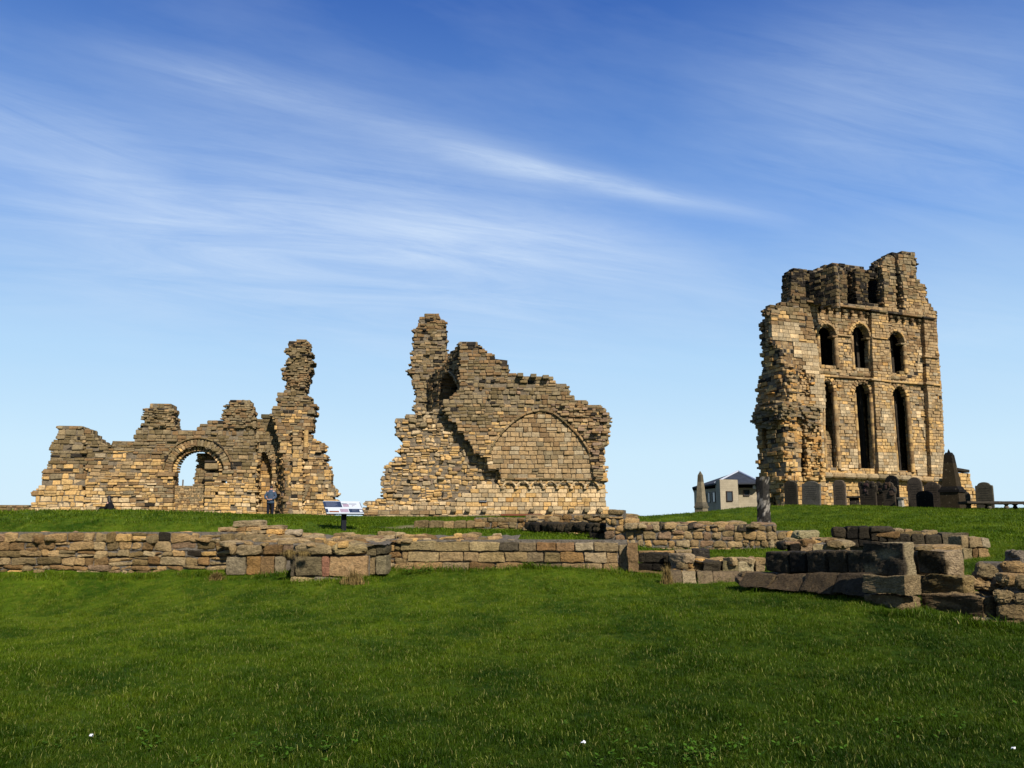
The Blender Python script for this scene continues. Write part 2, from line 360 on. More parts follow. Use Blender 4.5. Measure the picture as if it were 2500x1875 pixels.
def masonry(S, K, pl, poly, thick, rng, colf, ch=(.17, .30), sl=(.28, .6), holes=(), off=0.0, prot=.04, jit=.09, rag=.18,
            cham=.22, split=.18, patches=(), wav=.02, back=True, mgap=.010, core=True, inset=.06, tilt=.03, rec=0.0):
    """courses of single stones filling a photo-traced outline standing on plane pl; S stones, K core"""
    P = pl.poly(poly, off); H = [pl.poly(h, off) for h in holes]; PT = [pl.poly(h, off) for h in patches]
    zs = [q[1] for q in P]; z = min(zs); top = max(zs); base = z
    while z < top:
        h = rng.uniform(*ch); zm = z + h / 2
        iv = [(a, c, True, True) for a, c in scan(P, zm)]
        for hp in H: iv = subtract(iv, scan(hp, zm))
        for a, c, ea, ec in iv:
            if c - a < .08: continue
            a2 = a + (rng.uniform(-rag, rag * .6) if ea else rng.uniform(-.02, .02)); c2 = c + (rng.uniform(-rag * .6, rag) if ec else rng.uniform(-.02, .02))
            if c2 - a2 < .12: a2, c2 = a, c
            if core:
                K.box(pl.w((a2 + c2) / 2, off - thick / 2, z + h / 2 - .02), ((c2 - a2) / 2 - inset, thick / 2 - inset, h / 2 + .025), pl.ax, (1, 1, 1))
            for en, ue, sg in ((ea, a2, -1), (ec, c2, 1)):
                if en and rag > .05:
                    for _ in range(2):
                        if rng.uniform() < .5:
                            w_ = rng.uniform(.06, .14); hh_ = h * rng.uniform(.35, .7); th = rng.uniform(-.25, .25); cs, sn = math.cos(th), math.sin(th); ax = np.array([pl.u * cs + pl.z * sn, pl.n, -pl.u * sn + pl.z * cs])
                            S.add(pl.w(ue + sg * rng.uniform(-.08, .08), off - rng.uniform(.1, max(.12, min(thick, .9) - .1)), z + hh_ / 2 + (0 if rng.uniform() < .7 else h * .3)), (w_, rng.uniform(.1, .2), hh_ / 2), ax, colf(ue, zm, rng), .4, .2)
            u = a2
            while u < c2 - .02:
                L = rng.uniform(*sl) * (.55 if rng.uniform() < .18 else 1)
                if c2 - (u + L) < sl[0] * .45: L = c2 - u
                um = u + L / 2; patch = any(inside(q, um, zm) for q in PT)
                edge = (u <= a2 + 1e-6) or (u + L >= c2 - 1e-6)
                dl = rng.uniform(.28, .42); dl = min(dl, thick)
                pieces = [(zm, h)]
                if (not patch) and rng.uniform() < split and h > .15:
                    r = rng.uniform(.35, .65); pieces = [(z + h * r / 2, h * r), (z + h * r + h * (1 - r) / 2, h * (1 - r))]
                wv = 0 if patch else wav * 1.6 * vn(um * 1.5, zm * .5)
                for (zc, hh) in pieces:
                    pr = (.045 if patch else rng.uniform(-prot, prot) + (rng.uniform(0, prot * 2) if rng.uniform() < .12 else 0))
                    if rec and not patch and rng.uniform() < rec: pr -= rng.uniform(.02, .09)
                    col = colf(um, zc, rng) if not patch else pick(rng, [(ASH, 3), (PALE, 1), (TAN, .3)])
                    th = 0 if patch else rng.uniform(-tilt, tilt); cs, sn = math.cos(th), math.sin(th)
                    ax = np.array([pl.u * cs + pl.z * sn, pl.n, -pl.u * sn + pl.z * cs])
                    S.add(pl.w(um, off - dl / 2 + pr, zc + wv), (L / 2 - mgap, dl / 2, hh / 2 - mgap), ax, col, .06 if patch else cham, .02 if patch else jit)
                if back and thick > .7:
                    S.add(pl.w(um, off - thick + dl / 2 - rng.uniform(-prot, prot), zm), (L / 2 - mgap, dl / 2, h / 2 - mgap), pl.ax, colf(um, zm, rng), cham, jit)
                if edge and thick > .8:
                    v = dl
                    while v < thick - .35:
                        d2 = min(rng.uniform(.3, .6), thick - .3 - v)
                        if d2 < .1: break
                        S.add(pl.w(um + rng.uniform(-.04, .04), off - v - d2 / 2, zm), (L / 2 - mgap, d2 / 2 - mgap, h / 2 - mgap), pl.ax, colf(um, zm, rng), cham, jit)
                        v += d2
                u += L
        z += h
def resample(pts, step):
    P = [np.array(q, float) for q in pts]; L = [0]
    for a, c in zip(P, P[1:]): L.append(L[-1] + np.linalg.norm(c - a))
    n = max(1, int(round(L[-1] / step))); out = []
    for i in range(n + 1):
        s_ = L[-1] * i / n; k = max(j for j in range(len(L)) if L[j] <= s_ + 1e-9); k = min(k, len(P) - 2)
        t = (s_ - L[k]) / max(1e-9, L[k + 1] - L[k]); out.append(P[k] + (P[k + 1] - P[k]) * t)
    return out
def path_stones(S, pl, pts_px, wid, off, depth, step, rng, colf, side=1, cham=.2, j=.05, gap=.01, poff=None, fat=0.0):
    """stones laid along a line (arch ring, string course, moulding): wid is measured to one side of the line"""
    pts = resample(pl.poly(pts_px, off if poff is None else poff), step)
    for a, c in zip(pts, pts[1:]):
        d = c - a; L = np.linalg.norm(d); d = d / L; nn = np.array([-d[1], d[0]]) * side; m_ = (a + c) / 2 + nn * wid / 2
        th = math.atan2(d[1], d[0]); cs, sn = math.cos(th), math.sin(th)
        ax = np.array([pl.u * cs + pl.z * sn, pl.n, -pl.u * sn + pl.z * cs])
        S.add(pl.w(m_[0], off - depth / 2 + rng.uniform(-.012, .012) , m_[1]), ((L / 2 - gap) * (1 + fat), depth / 2, wid / 2), ax, colf(m_[0], m_[1], rng), cham, j)
def arch_pts(xl, xr, ys, yc, n=14, point=.0, skew=0.0):
    """photo points of an arch from left springing over the crown to right springing"""
    out = []; cx = (xl + xr) / 2; rx = (xr - xl) / 2
    for i in range(n + 1):
        t = math.pi * (1 - i / n); x = math.cos(t); y = math.sin(t)
        yy = y ** (1 - .25 * point) if y > 0 else 0
        if point: yy = y * (1 - point) + point * (1 - abs(x)) ** .75
        out.append((cx + rx * x + skew * y * rx, ys - (ys - yc) * yy))
    return out
def tube(A, p0, p1, r0, r1, seg=10, col=(1, 1, 1), cap=True):
    p0 = np.array(p0, float); p1 = np.array(p1, float); d = unit(p1 - p0); a = unit(np.cross(d, [0, 0, 1] if abs(d[2]) < .9 else [1, 0, 0])); c = np.cross(d, a)
    V = []
    for p, r in ((p0, r0), (p1, r1)):
        for i in range(seg): t = 2 * math.pi * i / seg; V.append(p + (a * math.cos(t) + c * math.sin(t)) * r)
    F = [[i, (i + 1) % seg, seg + (i + 1) % seg, seg + i] for i in range(seg)]
    if cap: F += [list(range(seg))[::-1], list(range(seg, 2 * seg))]
    A.add(V, F, col)
def shaft(S, pl, px, y0, y1, r, off, rng, colf, step=.32):
    """engaged column built of drums"""
    u0, z0 = pl.uz(px[0], y0, off); u1, z1 = pl.uz(px[1], y1, off); n = max(1, int(abs(z1 - z0) / step))
    for i in range(n):
        a = i / n; c = (i + 1) / n; k = r * rng.uniform(.9, 1.05)
        tube(S.extra, pl.w(u0, off, z0 + (z1 - z0) * a + .008), pl.w(u0, off, z0 + (z1 - z0) * c - .008), k, k, 10, colf(u0, z0, rng))

# rounded, roughened single block with a fine surface, for the near walls
_rk = {}
def rock_template(n):
    if n in _rk: return _rk[n]
    vid = {}; V = []; Fc = []
    def gv(p):
        k = tuple(np.round(p, 5))
        if k not in vid: vid[k] = len(V); V.append(p)
        return vid[k]
    g = np.linspace(-1, 1, n + 1)
    for a in range(3):
        b1, b2 = (a + 1) % 3, (a + 2) % 3
        for sg in (-1, 1):
            for i in range(n):
                for j in range(n):
                    q = []
                    for (x, y) in ((g[i], g[j]), (g[i + 1], g[j]), (g[i + 1], g[j + 1]), (g[i], g[j + 1])):
                        p = [0, 0, 0]; p[a] = sg; p[b1] = x; p[b2] = y; q.append(gv(np.array(p, float)))
                    Fc.append(q if sg > 0 else q[::-1])
    _rk[n] = (np.array(V), Fc); return _rk[n]
def rock(A, c, h, ax, col, rng, rough=.02, rnd=.05, n=7, jit=.03, shear=0.0, crust_shade=None):
    V, Fc = rock_template(n); h = np.asarray(h, float); r = min(rnd, h.min() * .9)
    # denser towards edges so the rounding reads
    W_ = np.sign(V) * (1 - (1 - np.abs(V)) ** 1.0)
    Pp = W_ * h; inner = np.clip(Pp, -(h - r), (h - r)); dv = Pp - inner; ln = np.linalg.norm(dv, axis=1, keepdims=True)
    Pp = inner + np.where(ln > 1e-9, dv / np.maximum(ln, 1e-9) * r, 0)
    sd = rng.uniform(0, 50, 3); fr = rng.uniform(5, 9)
    def nz(q, k): return np.sin(q[:, 0] * fr * k + sd[0] + 1.7 * np.sin(q[:, 2] * fr * k * .7 + sd[1])) * np.cos(q[:, 1] * fr * k + sd[2]) + .5 * np.sin(q[:, 2] * fr * 1.9 * k + sd[1] + q[:, 0] * 3 * k)
    dd = unit_rows(V)
    Pp = Pp + dd * (nz(Pp, 1) * rough + nz(Pp + 3.1, 2.7) * rough * .45 + rng.uniform(-1, 1, len(V)) * rough * .35)[:, None]
    cj = rng.uniform(-jit, jit, (2, 2, 2, 3))
    t = (V + 1) / 2
    off = sum(cj[i, j, k] * ((t[:, 0] if i else 1 - t[:, 0]) * (t[:, 1] if j else 1 - t[:, 1]) * (t[:, 2] if k else 1 - t[:, 2]))[:, None] for i in (0, 1) for j in (0, 1) for k in (0, 1))
    Pp = Pp + off
    if shear: Pp[:, 1] += shear * (h[2] - Pp[:, 2]) / (2 * h[2]) * (V[:, 1] > 0)
    if crust_shade is not None:   # black weathering plus painted shade on the side that faces n, ragged at its rim
        k = np.clip((V[:, 1] - .55 + .35 * nz(V * .35, 1)) * 2.5, 0, 1)[:, None]; col = np.asarray(col)[None] * (1 - k) + np.asarray(crust_shade)[None] * k
    A.add(Pp @ ax + np.asarray(c), Fc, col)
def unit_rows(V): return V / np.maximum(np.linalg.norm(V, axis=1, keepdims=True), 1e-9)

# ---------------------------------------------------------------- ground
ctrl = [  # photo x, y, distance
    (0, 1875, 5.8), (800, 1875, 5.8), (1700, 1875, 5.8), (2500, 1875, 5.8), (0, 1600, 10.4), (1250, 1590, 10.8), (2300, 1640, 8.9),
    (0, 1408, 19.7), (300, 1408, 19.7), (560, 1404, 19.6), (710, 1432, 18.0), (890, 1427, 18.0), (1000, 1394, 19.4), (1150, 1384, 19.6), (1300, 1380, 19.3), (1500, 1396, 18.7),
    (1640, 1427, 17.3), (1720, 1434, 16.9), (1800, 1436, 16.5), (1950, 1446, 14.6), (2030, 1462, 13.6), (2110, 1484, 12.2), (2190, 1506, 11.8), (2250, 1512, 11.6), (2320, 1530, 11.1), (2390, 1550, 10.7), (2500, 1572, 9.9),
    (-200, 1408, 19.7), (-200, 1306, 21.6), (-600, 1408, 19.7), (-600, 1306, 21.6), (0, 1306, 21.6), (300, 1306, 21.6), (560, 1303, 21.9), (838, 1298, 23.4), (960, 1302, 23.4),
    (1050, 1316, 22.5), (1250, 1322, 22.3), (1470, 1328, 22.0), (1050, 1296, 29.5), (1250, 1296, 29.5), (1450, 1312, 26.0),
    (1600, 1352, 22.5), (1740, 1354, 22.0), (1860, 1356, 21.5), (2000, 1362, 19.0),
    (-300, 1256, 46), (0, 1256, 46), (400, 1256, 46), (700, 1258.5, 47), (900, 1263, 46), (1150, 1266, 44), (1400, 1270, 44),
    (0, 1276, 30), (400, 1277, 30), (800, 1279, 30), (1000, 1282, 32),
    (1650, 1290, 40), (1720, 1262, 43), (1800, 1243, 45), (1870, 1237, 46), (2000, 1236, 46.5), (2150, 1239, 46.5), (2300, 1243, 45.5), (2500, 1243, 45), (2800, 1240, 45),
    (1700, 1298, 34), (1860, 1284, 31), (2000, 1292, 29), (2200, 1296, 28), (2480, 1300, 27), (2480, 1336, 20), (2430, 1392, 15.5), (2700, 1400, 14), (2000, 1310, 25.5), (2200, 1312, 25),
]
cp = np.array([at(*q) for q in ctrl])
extra = [(-30, 3, 0), (0, -2, 0), (30, 3, .2), (-45, 25, 1.0), (50, 25, 2.0), (-20, 56, 1.95), (-7, 56, 1.75), (6, 56, 1.6), (-40, 60, 1.5), (10, 56, 0.9), (-13.9, 49, 1.84), (14, 62, .9), (20, 62, 2.1), (26, 64, 2.2), (35, 64, 2.2), (50, 60, 2.2)]
cp = np.concatenate([cp, np.array(extra, float)])
def tps(r2): return .5 * r2 * np.log(np.maximum(r2, 1e-12))
SC = 1.0
_n = len(cp); _A = tps(((cp[:, None, :2] - cp[None, :, :2]) ** 2).sum(2)); _A += np.eye(_n) * .06
_Q = np.c_[np.ones(_n), cp[:, :2]]; _L = np.block([[_A, _Q], [_Q.T, np.zeros((3, 3))]])
_w = np.linalg.solve(_L, np.r_[cp[:, 2], 0, 0, 0])
def gz(X, Y):
    X = np.atleast_1d(np.asarray(X, float)); Y = np.atleast_1d(np.asarray(Y, float)); out = np.zeros(len(X))
    for i in range(0, len(X), 20000):
        x, y = X[i:i + 20000], Y[i:i + 20000]; xc = np.clip(x, -38, 42); yc = np.clip(y, -2, 62)
        z = tps((xc[:, None] - cp[None, :, 0]) ** 2 + (yc[:, None] - cp[None, :, 1]) ** 2) @ _w[:_n] + _w[_n] + _w[_n + 1] * xc + _w[_n + 2] * yc
        z = np.clip(z, -.3, 3.2)
        d = np.maximum(0, np.maximum(y - 80, np.abs(x) - 70)); z = z - np.minimum(d * .12, 16) * (d > 0)
        z += .018 * np.sin(x * 1.9 + .7 * np.sin(y * 1.3)) * np.cos(y * 1.6 + x * .4)
        out[i:i + 20000] = z
    return out
def g1(x, y): return float(gz([x], [y])[0])
ys = np.unique(np.concatenate([np.arange(-6, 30, .3), np.arange(30, 66, .6), np.arange(66, 260, 6)]))
xs = np.unique(np.concatenate([np.arange(-200, -44, 8), np.arange(-44, -20, 1.0), np.arange(-20, 20, .35), np.arange(20, 48, .8), np.arange(48, 208, 8)]))
XX, YY = np.meshgrid(xs, ys); ZZ = gz(XX.ravel(), YY.ravel())
A = Acc(); nx = len(xs); V = np.c_[XX.ravel(), YY.ravel(), ZZ]
Fg = [[j * nx + i, j * nx + i + 1, (j + 1) * nx + i + 1, (j + 1) * nx + i] for j in range(len(ys) - 1) for i in range(nx - 1)]
def blob(x, y, cx, cy, rx, ry): return np.clip(1.3 - ((x - cx) / rx) ** 2 - ((y - cy) / ry) ** 2, 0, 1)
q = at(1000, 1290, 29)
bare = blob(V[:, 0], V[:, 1], q[0], q[1], .7, 4.0)
A.add(V, Fg, np.stack([bare] * 3, 1)); ground = A.build('ground', M['ground'], smooth=True); tag(ground, 'undulating mown green lawn with a grassy bank and mound', 'lawn', kind='structure')
A = Acc(); A.add([(-9000, -3000, -14), (9000, -3000, -14), (9000, 14000, -14), (-9000, 14000, -14)], [[0, 1, 2, 3]], (1, 1, 1))
m, nb, p = newmat('sea_water', .15, .5); p.inputs['Base Color'].default_value = (.02, .06, .10, 1); bump(nb, p, nb.noise(pos(nb), .4, 6), .4, .5)
tag(A.build('sea', m), 'flat blue sea beyond the headland', 'sea', kind='structure')

# ---------------------------------------------------------------- grass
def tuft_mesh(name, nb_, rng, hmin, hmax, wd, spread, straw=.12):
    V = []; Fc = []; MI = []
    for k in range(nb_):
        a = rng.uniform(0, 6.283); r = spread * math.sqrt(rng.uniform()); bx, by = r * math.cos(a), r * math.sin(a)
        h = rng.uniform(hmin, hmax); w = wd * rng.uniform(.7, 1.2); la = rng.uniform(0, 6.283); lean = h * rng.uniform(.2, 1.3)
        dx, dy = math.cos(la), math.sin(la); px_, py_ = -dy * w, dx * w
        i = len(V)
        V += [(bx - px_, by - py_, -.01), (bx + px_, by + py_, -.01), (bx + dx * lean * .35 - px_ * .8, by + dy * lean * .35 - py_ * .8, h * .6), (bx + dx * lean * .35 + px_ * .8, by + dy * lean * .35 + py_ * .8, h * .6), (bx + dx * lean, by + dy * lean, h)]
        Fc += [[i, i + 1, i + 3, i + 2], [i + 2, i + 3, i + 4]]; MI += [1 if rng.uniform() < straw else 0] * 2
    me = bpy.data.meshes.new(name); me.from_pydata(V, [], Fc); me.materials.append(M['blade']); me.materials.append(M['straw']); me.polygons.foreach_set('material_index', MI); me.update()
    return bpy.data.objects.new(name, me)
rng = np.random.default_rng(5)
near_t = [tuft_mesh('grass_tuft_source', 15, rng, .018, .052, .0024, .06, st) for st in (.01, .05, .02, .16, .06)]
far_t = [tuft_mesh('grass_tuft_source', 12, rng, .03, .075, .007, .16, .015) for _ in range(3)]
def grass_obj(name, pts, scl, rot, tufts, label):
    me = bpy.data.meshes.new(name); me.from_pydata(pts.tolist(), [], [])
    a = me.attributes.new('scl', 'FLOAT', 'POINT'); a.data.foreach_set('value', scl)
    a = me.attributes.new('rot', 'FLOAT_VECTOR', 'POINT'); a.data.foreach_set('vector', rot.ravel())
    o = bpy.data.objects.new(name, me); scene.collection.objects.link(o); me.materials.append(M['blade'])
    ng = bpy.data.node_groups.new(name, 'GeometryNodeTree')
    ng.interface.new_socket('Geometry', in_out='INPUT', socket_type='NodeSocketGeometry'); ng.interface.new_socket('Geometry', in_out='OUTPUT', socket_type='NodeSocketGeometry')
    N = ng.nodes; gi_ = N.new('NodeGroupInput'); go = N.new('NodeGroupOutput'); ip = N.new('GeometryNodeInstanceOnPoints'); jn = N.new('GeometryNodeJoinGeometry')
    m2p = N.new('GeometryNodeMeshToPoints'); ng.links.new(gi_.outputs[0], m2p.inputs[0])
    for t in tufts:
        oi = N.new('GeometryNodeObjectInfo'); oi.inputs['Object'].default_value = t; oi.inputs['As Instance'].default_value = True
        ng.links.new(oi.outputs['Geometry'], jn.inputs[0])
    ng.links.new(m2p.outputs[0], ip.inputs['Points']); ng.links.new(jn.outputs[0], ip.inputs['Instance']); ip.inputs['Pick Instance'].default_value = True
    for nm, sk, tp in (('scl', 'Scale', 'FLOAT'), ('rot', 'Rotation', 'FLOAT_VECTOR')):
        na = N.new('GeometryNodeInputNamedAttribute'); na.data_type = tp; na.inputs['Name'].default_value = nm; ng.links.new(na.outputs['Attribute'], ip.inputs[sk])
    ng.links.new(ip.outputs[0], go.inputs[0])
    md = o.modifiers.new('grass', 'NODES'); md.node_group = ng
    tag(o, label, 'grass', kind='stuff'); return o
def scatter(y0, y1, dens, power, rng, xs_=.66):
    Yg = np.linspace(y0, y1, 400); den = dens * (y0 / Yg) ** power * (2 * xs_ * Yg + 2); n = int(np.trapezoid(den, Yg)) if hasattr(np, 'trapezoid') else int(np.trapz(den, Yg))
    cdf = np.cumsum(den); cdf /= cdf[-1]; Y = np.interp(rng.uniform(0, 1, n), cdf, Yg); X = rng.uniform(-1, 1, n) * (xs_ * Y + 1)
    return X, Y
X, Y = scatter(4.2, 22.5, 1250, 1.5, rng, .85)
cl = np.sin(X * 3.1 + 1.2 * np.sin(Y * 2.2)) * np.cos(Y * 3.7 + X * 1.1)
Z = gz(X, Y); pts = np.c_[X, Y, Z]; n = len(X)
rot = np.c_[rng.uniform(-.25, .25, n), rng.uniform(-.25, .25, n), rng.uniform(0, 6.283, n)]
scl_ = (rng.uniform(.55, 1.05, n) * (1 + .28 * cl)) * (1 + .02 * (Y - 5))
fr = []   # longer unmown fringe where the mower cannot reach the stones
for (xa, Ya, xb, Yb) in [(-560, 19.7, 555, 19.6), (556, 19.3, 700, 19.3), (700, 18.35, 945, 18.45), (945, 19.5, 1510, 18.7), (1510, 18.5, 1660, 17.9), (1630, 17.7, 1868, 17.6), (1815, 15.8, 2110, 12.95), (2106, 12.0, 2196, 11.7), (2200, 11.75, 2260, 11.9), (2254, 11.6, 2380, 11.1), (2380, 11.15, 2520, 10.4)]:
    a_, b2_ = at(xa, 1400, Ya)[:2], at(xb, 1400, Yb)[:2]; m_ = int(np.linalg.norm(b2_ - a_) * 26)
    t_ = rng.uniform(0, 1, m_)[:, None]; fr.append(a_ + (b2_ - a_) * t_ + rng.normal(0, .05, (m_, 2)))
fr = np.concatenate(fr); fz = gz(fr[:, 0], fr[:, 1]); pts = np.concatenate([pts, np.c_[fr, fz]]); k_ = len(fr)
scl_ = np.concatenate([scl_, rng.uniform(1.2, 3.0, k_) * (.7 + .5 * np.abs(np.sin(fr[:, 0] * 1.7 + 1)))]); rot = np.concatenate([rot, np.c_[rng.uniform(-.3, .3, k_), rng.uniform(-.3, .3, k_), rng.uniform(0, 6.283, k_)]])
grass_obj('grass', pts, scl_, rot, near_t, 'short mown lawn grass filling the foreground')
WV = []
for (wx, wy, wn, wr) in [(.9, 6.0, 50, .45), (1.7, 6.3, 45, .5), (-1.7, 6.1, 35, .4), (3.0, 6.9, 30, .5), (-2.9, 6.4, 20, .4)]:
    for _ in range(wn): WV.append((wx + rng.normal() * wr, wy + rng.normal() * wr * .5))
WV = np.array(WV); V = []; Fc = []
for (x, y), z in zip(WV, gz(WV[:, 0], WV[:, 1])):
    for _ in range(4):
        t = rng.uniform(0, 6.283); l = rng.uniform(.02, .045); d = np.array([math.cos(t), math.sin(t), rng.uniform(.0, .6)]) * l; s_ = np.array([-math.sin(t), math.cos(t), 0]) * l * .32; b0_ = np.array([x, y, z + rng.uniform(.025, .055)]); i = len(V)
        V += [tuple(b0_), tuple(b0_ + d * .55 + s_), tuple(b0_ + d), tuple(b0_ + d * .55 - s_)]; Fc.append([i, i + 1, i + 2, i + 3])
me = bpy.data.meshes.new('clover'); me.from_pydata(V, [], Fc); me.materials.append(M['leafgreen']); o = bpy.data.objects.new('clover', me); scene.collection.objects.link(o)
tag(o, 'patches of broad-leaved green weeds growing through the lawn near the camera', 'ground weeds', kind='stuff')
X, Y = scatter(22.5, 50, 34, .6, rng, .95)
Z = gz(X, Y); pts = np.c_[X, Y, Z]; n = len(X); q = at(1000, 1290, 29); keep = blob(X, Y, q[0], q[1], .7, 4.0) < .2
pts = pts[keep]; n = len(pts)
rot = np.c_[rng.uniform(-.2, .2, n), rng.uniform(-.2, .2, n), rng.uniform(0, 6.283, n)]
grass_obj('grass', pts, rng.uniform(.7, 1.3, n), rot, far_t, 'mown grass on the raised bank and mound behind the low walls')

# ---------------------------------------------------------------- helper: one masonry part = stones + mortar core joined under the thing
def mpart(name, parent, S, K, rng, mat='stone', mortar='mortar'):
    o = S.build(name, M[mat], parent, rng) if (S.c or S.extra.n) else None
    if K is not None and K.n:
        base = o
        if o is None: return K.build(name, M[mortar], parent)
        # core goes into the same mesh with the mortar material
        me = o.data; kv = np.concatenate(K.v); q = np.array(parent.matrix_basis.translation); p2 = parent.parent
        while p2 is not None: q = q + np.array(p2.matrix_basis.translation); p2 = p2.parent
        ov = np.empty(len(me.vertices) * 3); me.vertices.foreach_get('co', ov); ov = ov.reshape(-1, 3)
        of = [list(pp.vertices) for pp in me.polygons]; col = np.empty(len(ov) * 4); me.color_attributes['Col'].data.foreach_get('color', col)
        n0 = len(of); V = np.concatenate([ov, kv - q]); F = of + [[i + len(ov) for i in f] for f in K.f]
        m2 = bpy.data.meshes.new(name); m2.from_pydata(V.tolist(), [], F); ca = m2.color_attributes.new('Col', 'FLOAT_COLOR', 'POINT')
        ca.data.foreach_set('color', np.concatenate([col, np.ones(len(kv) * 4)])); m2.materials.append(M[mat]); m2.materials.append(M[mortar])
        m2.polygons.foreach_set('material_index', [0] * n0 + [1] * len(K.f)); m2.update(); o.data = m2; bpy.data.meshes.remove(me)
    return o
def zone_col(z0, z1, tones, seed=0.0, blk=.0, crust_top=True):
    """stone colours by height: tones = [(t, weights), ...] from foot to top"""
    def f(u, z, rng):
        t = (z - z0) / (z1 - z0) + .16 * vn(u, z, seed) + rng.uniform(-.08, .08)
        w = tones[0][1]
        for tt, ww in tones:
            if t >= tt: w = ww
        if rng.uniform() < blk * (0.4 + max(0, t)): return pick(rng, [(BLACK, 2), (OLIVE, 1)])
        return pick(rng, w, vn(u * 1.1 + 4, z * 1.6, seed + 2))
    return f
LOW = [(ORANGE, .5), (GOLD, 4), (PALE, 3.4), (TAN, 1.2)]; MID = [(TAN, 3), (GOLD, 1.6), (BROWN, 2), (GREY, 1.5), (ASH, 1)]
HIGH = [(BROWN, 3), (GREY, 3), (OLIVE, 2), (TAN, 1.2), (PURP, .5)]; TOPW = [(OLIVE, 3), (BROWN, 2), (BLACK, 1.2), (GREY, 2)]

# ================================================================ LEFT RUIN
rng = np.random.default_rng(11)
A0 = math.radians(7.0)
PL = Plane(340, 54, A0); base = PL.w(0, -.8, 1.8)
LR = thing('ruined_arcade_wall', 'long ruined sandstone wall with a round arch and a tall thin pinnacle', 'ruin', base)
cL = zone_col(2, 10.5, [(-1, LOW), (.20, MID), (.42, HIGH), (.88, TOPW)], 1.0, .05)
S, K = Stones(), Acc()
pier = [(70, 1275), (72, 1240), (82, 1230), (84, 1207), (92, 1192), (100, 1174), (107, 1156), (114, 1140), (120, 1122), (126, 1103), (132, 1085), (137, 1063), (140, 1052), (143, 1041), (192, 1040), (203, 1048), (205, 1130), (203, 1208), (200, 1275)]
masonry(S, K, PL, pier, 1.5, rng, cL, (.20, .42), (.28, .75), off=.12, rag=.24, rec=.1, prot=.055, jit=.14, cham=.3)
mpart('pier', LR, S, K, rng)
S, K = Stones(), Acc()
main = [(207.5, 1275), (207.5, 1044), (220, 1055), (232, 1064), (240, 1080), (262, 1082), (290, 1079), (322, 1080), (331, 1058), (343, 1048), (350, 1028), (353, 1000), (360, 992), (380, 984), (398, 984), (416, 992), (423, 1008), (425, 1030), (428, 1046), (450, 1047), (480, 1047), (494, 1036), (506, 1028), (540, 1027), (544, 1012), (548, 996), (562, 981), (580, 976), (600, 979), (611, 986), (616, 1008), (622, 1036), (626, 1120), (624, 1275)]
AC = (482.5, 1151)
def ring(r, ry, xl=None, n=20, a0=180, a1=0): return [(AC[0] + r * math.cos(math.radians(a0 + (a1 - a0) * i / n)), AC[1] - ry * math.sin(math.radians(a0 + (a1 - a0) * i / n))) for i in range(n + 1)]
hole = ring(64, 62) + [(536, 1152), (499, 1152), (497, 1290), (420, 1290), (424, 1152)]
niche = [(541, 1171), (552, 1171), (552, 1180), (541, 1180)]; niche2 = [(524, 1200), (532, 1200), (532, 1209), (524, 1209)]
masonry(S, K, PL, main, 1.4, rng, cL, (.15, .33), (.24, .68), holes=[hole, niche, niche2], rag=.14, rec=.12, prot=.055, jit=.15, cham=.3, split=.22)
for (x0, x1, y0, y1) in [(349, 376, 998, 1030), (379, 424, 1000, 1044), (548, 616, 985, 1045)]:
    masonry(S, None, PL, [(x0, y1), (x0 + 4, y0), (x1 - 4, y0), (x1, y1)], .3, rng, cL, (.10, .18), (.2, .5), off=.10, rag=.15, core=False, prot=.09, back=False, jit=.16)
mpart('wall', LR, S, K, rng)
# arch orders
S = Stones()
path_stones(S, PL, ring(83, 81, a0=176, a1=4), .09, .11, .4, .46, rng, lambda u, z, r: pick(r, [(OLIVE, 2), (BROWN, 2), (BLACK, 1)]), 1, .35, .2)
path_stones(S, PL, ring(64, 62, a0=183, a1=-3), .44, .015, .9, .185, rng, cL, 1, .3, .14, .012)
mpart('hood_arch', LR, S, None, rng)
S = Stones()
path_stones(S, PL, ring(51.5, 50, a0=183, a1=0), .40, -.30, .9, .17, rng, zone_col(2, 10.5, [(-1, LOW), (.3, MID), (.66, HIGH)], 2.), 1, .35, .2, .012, poff=-.3)
mpart('inner_arch', LR, S, None, rng)
S = Stones()
grc = lambda u, z, r: pick(r, [(GREY, 2), (OLIVE, 1), (BROWN, 1)])
path_stones(S, PL, [(384, 1153), (427, 1153)], .26, .14, .9, .8, rng, grc, -1, .2); mpart('capital', LR, S, None, rng); S = Stones(); path_stones(S, PL, [(542, 1156), (571, 1156)], .2, .14, .6, .8, rng, grc, 1, .2); mpart('capital', LR, S, None, rng); S = Stones()
path_stones(S, PL, [(498, 1146), (531, 1146)], .40, .02, 1.0, 1.2, rng, grc, 1, .25); path_stones(S, PL, [(499, 1129), (528, 1129)], .12, .05, 1.0, .8, rng, lambda u, z, r: (.06, .05, .04), 1, .25)
mpart('capital', LR, S, None, rng)
# low infill and inner pier inside the arch, stump behind
S, K = Stones(), Acc()
masonry(S, K, PL, [(400, 1280), (402, 1186), (425, 1184), (450, 1188), (470, 1184), (500, 1183), (500, 1280)], .7, rng, zone_col(2, 12, [(-1, MID), (.15, [(GREY, 3), (TAN, 2), (PURP, 1)])], 3.), (.10, .2), (.16, .38), off=-.55, rag=.02, prot=.02)
mpart('infill_wall', LR, S, K, rng)
S, K = Stones(), Acc()
masonry(S, K, PL, [(473, 1280), (473, 1180), (477, 1160), (482, 1140), (481, 1104), (540, 1100), (545, 1280)], .9, rng, cL, (.15, .26), (.25, .5), off=-1.6, rag=.1)
mpart('inner_pier', LR, S, K, rng)
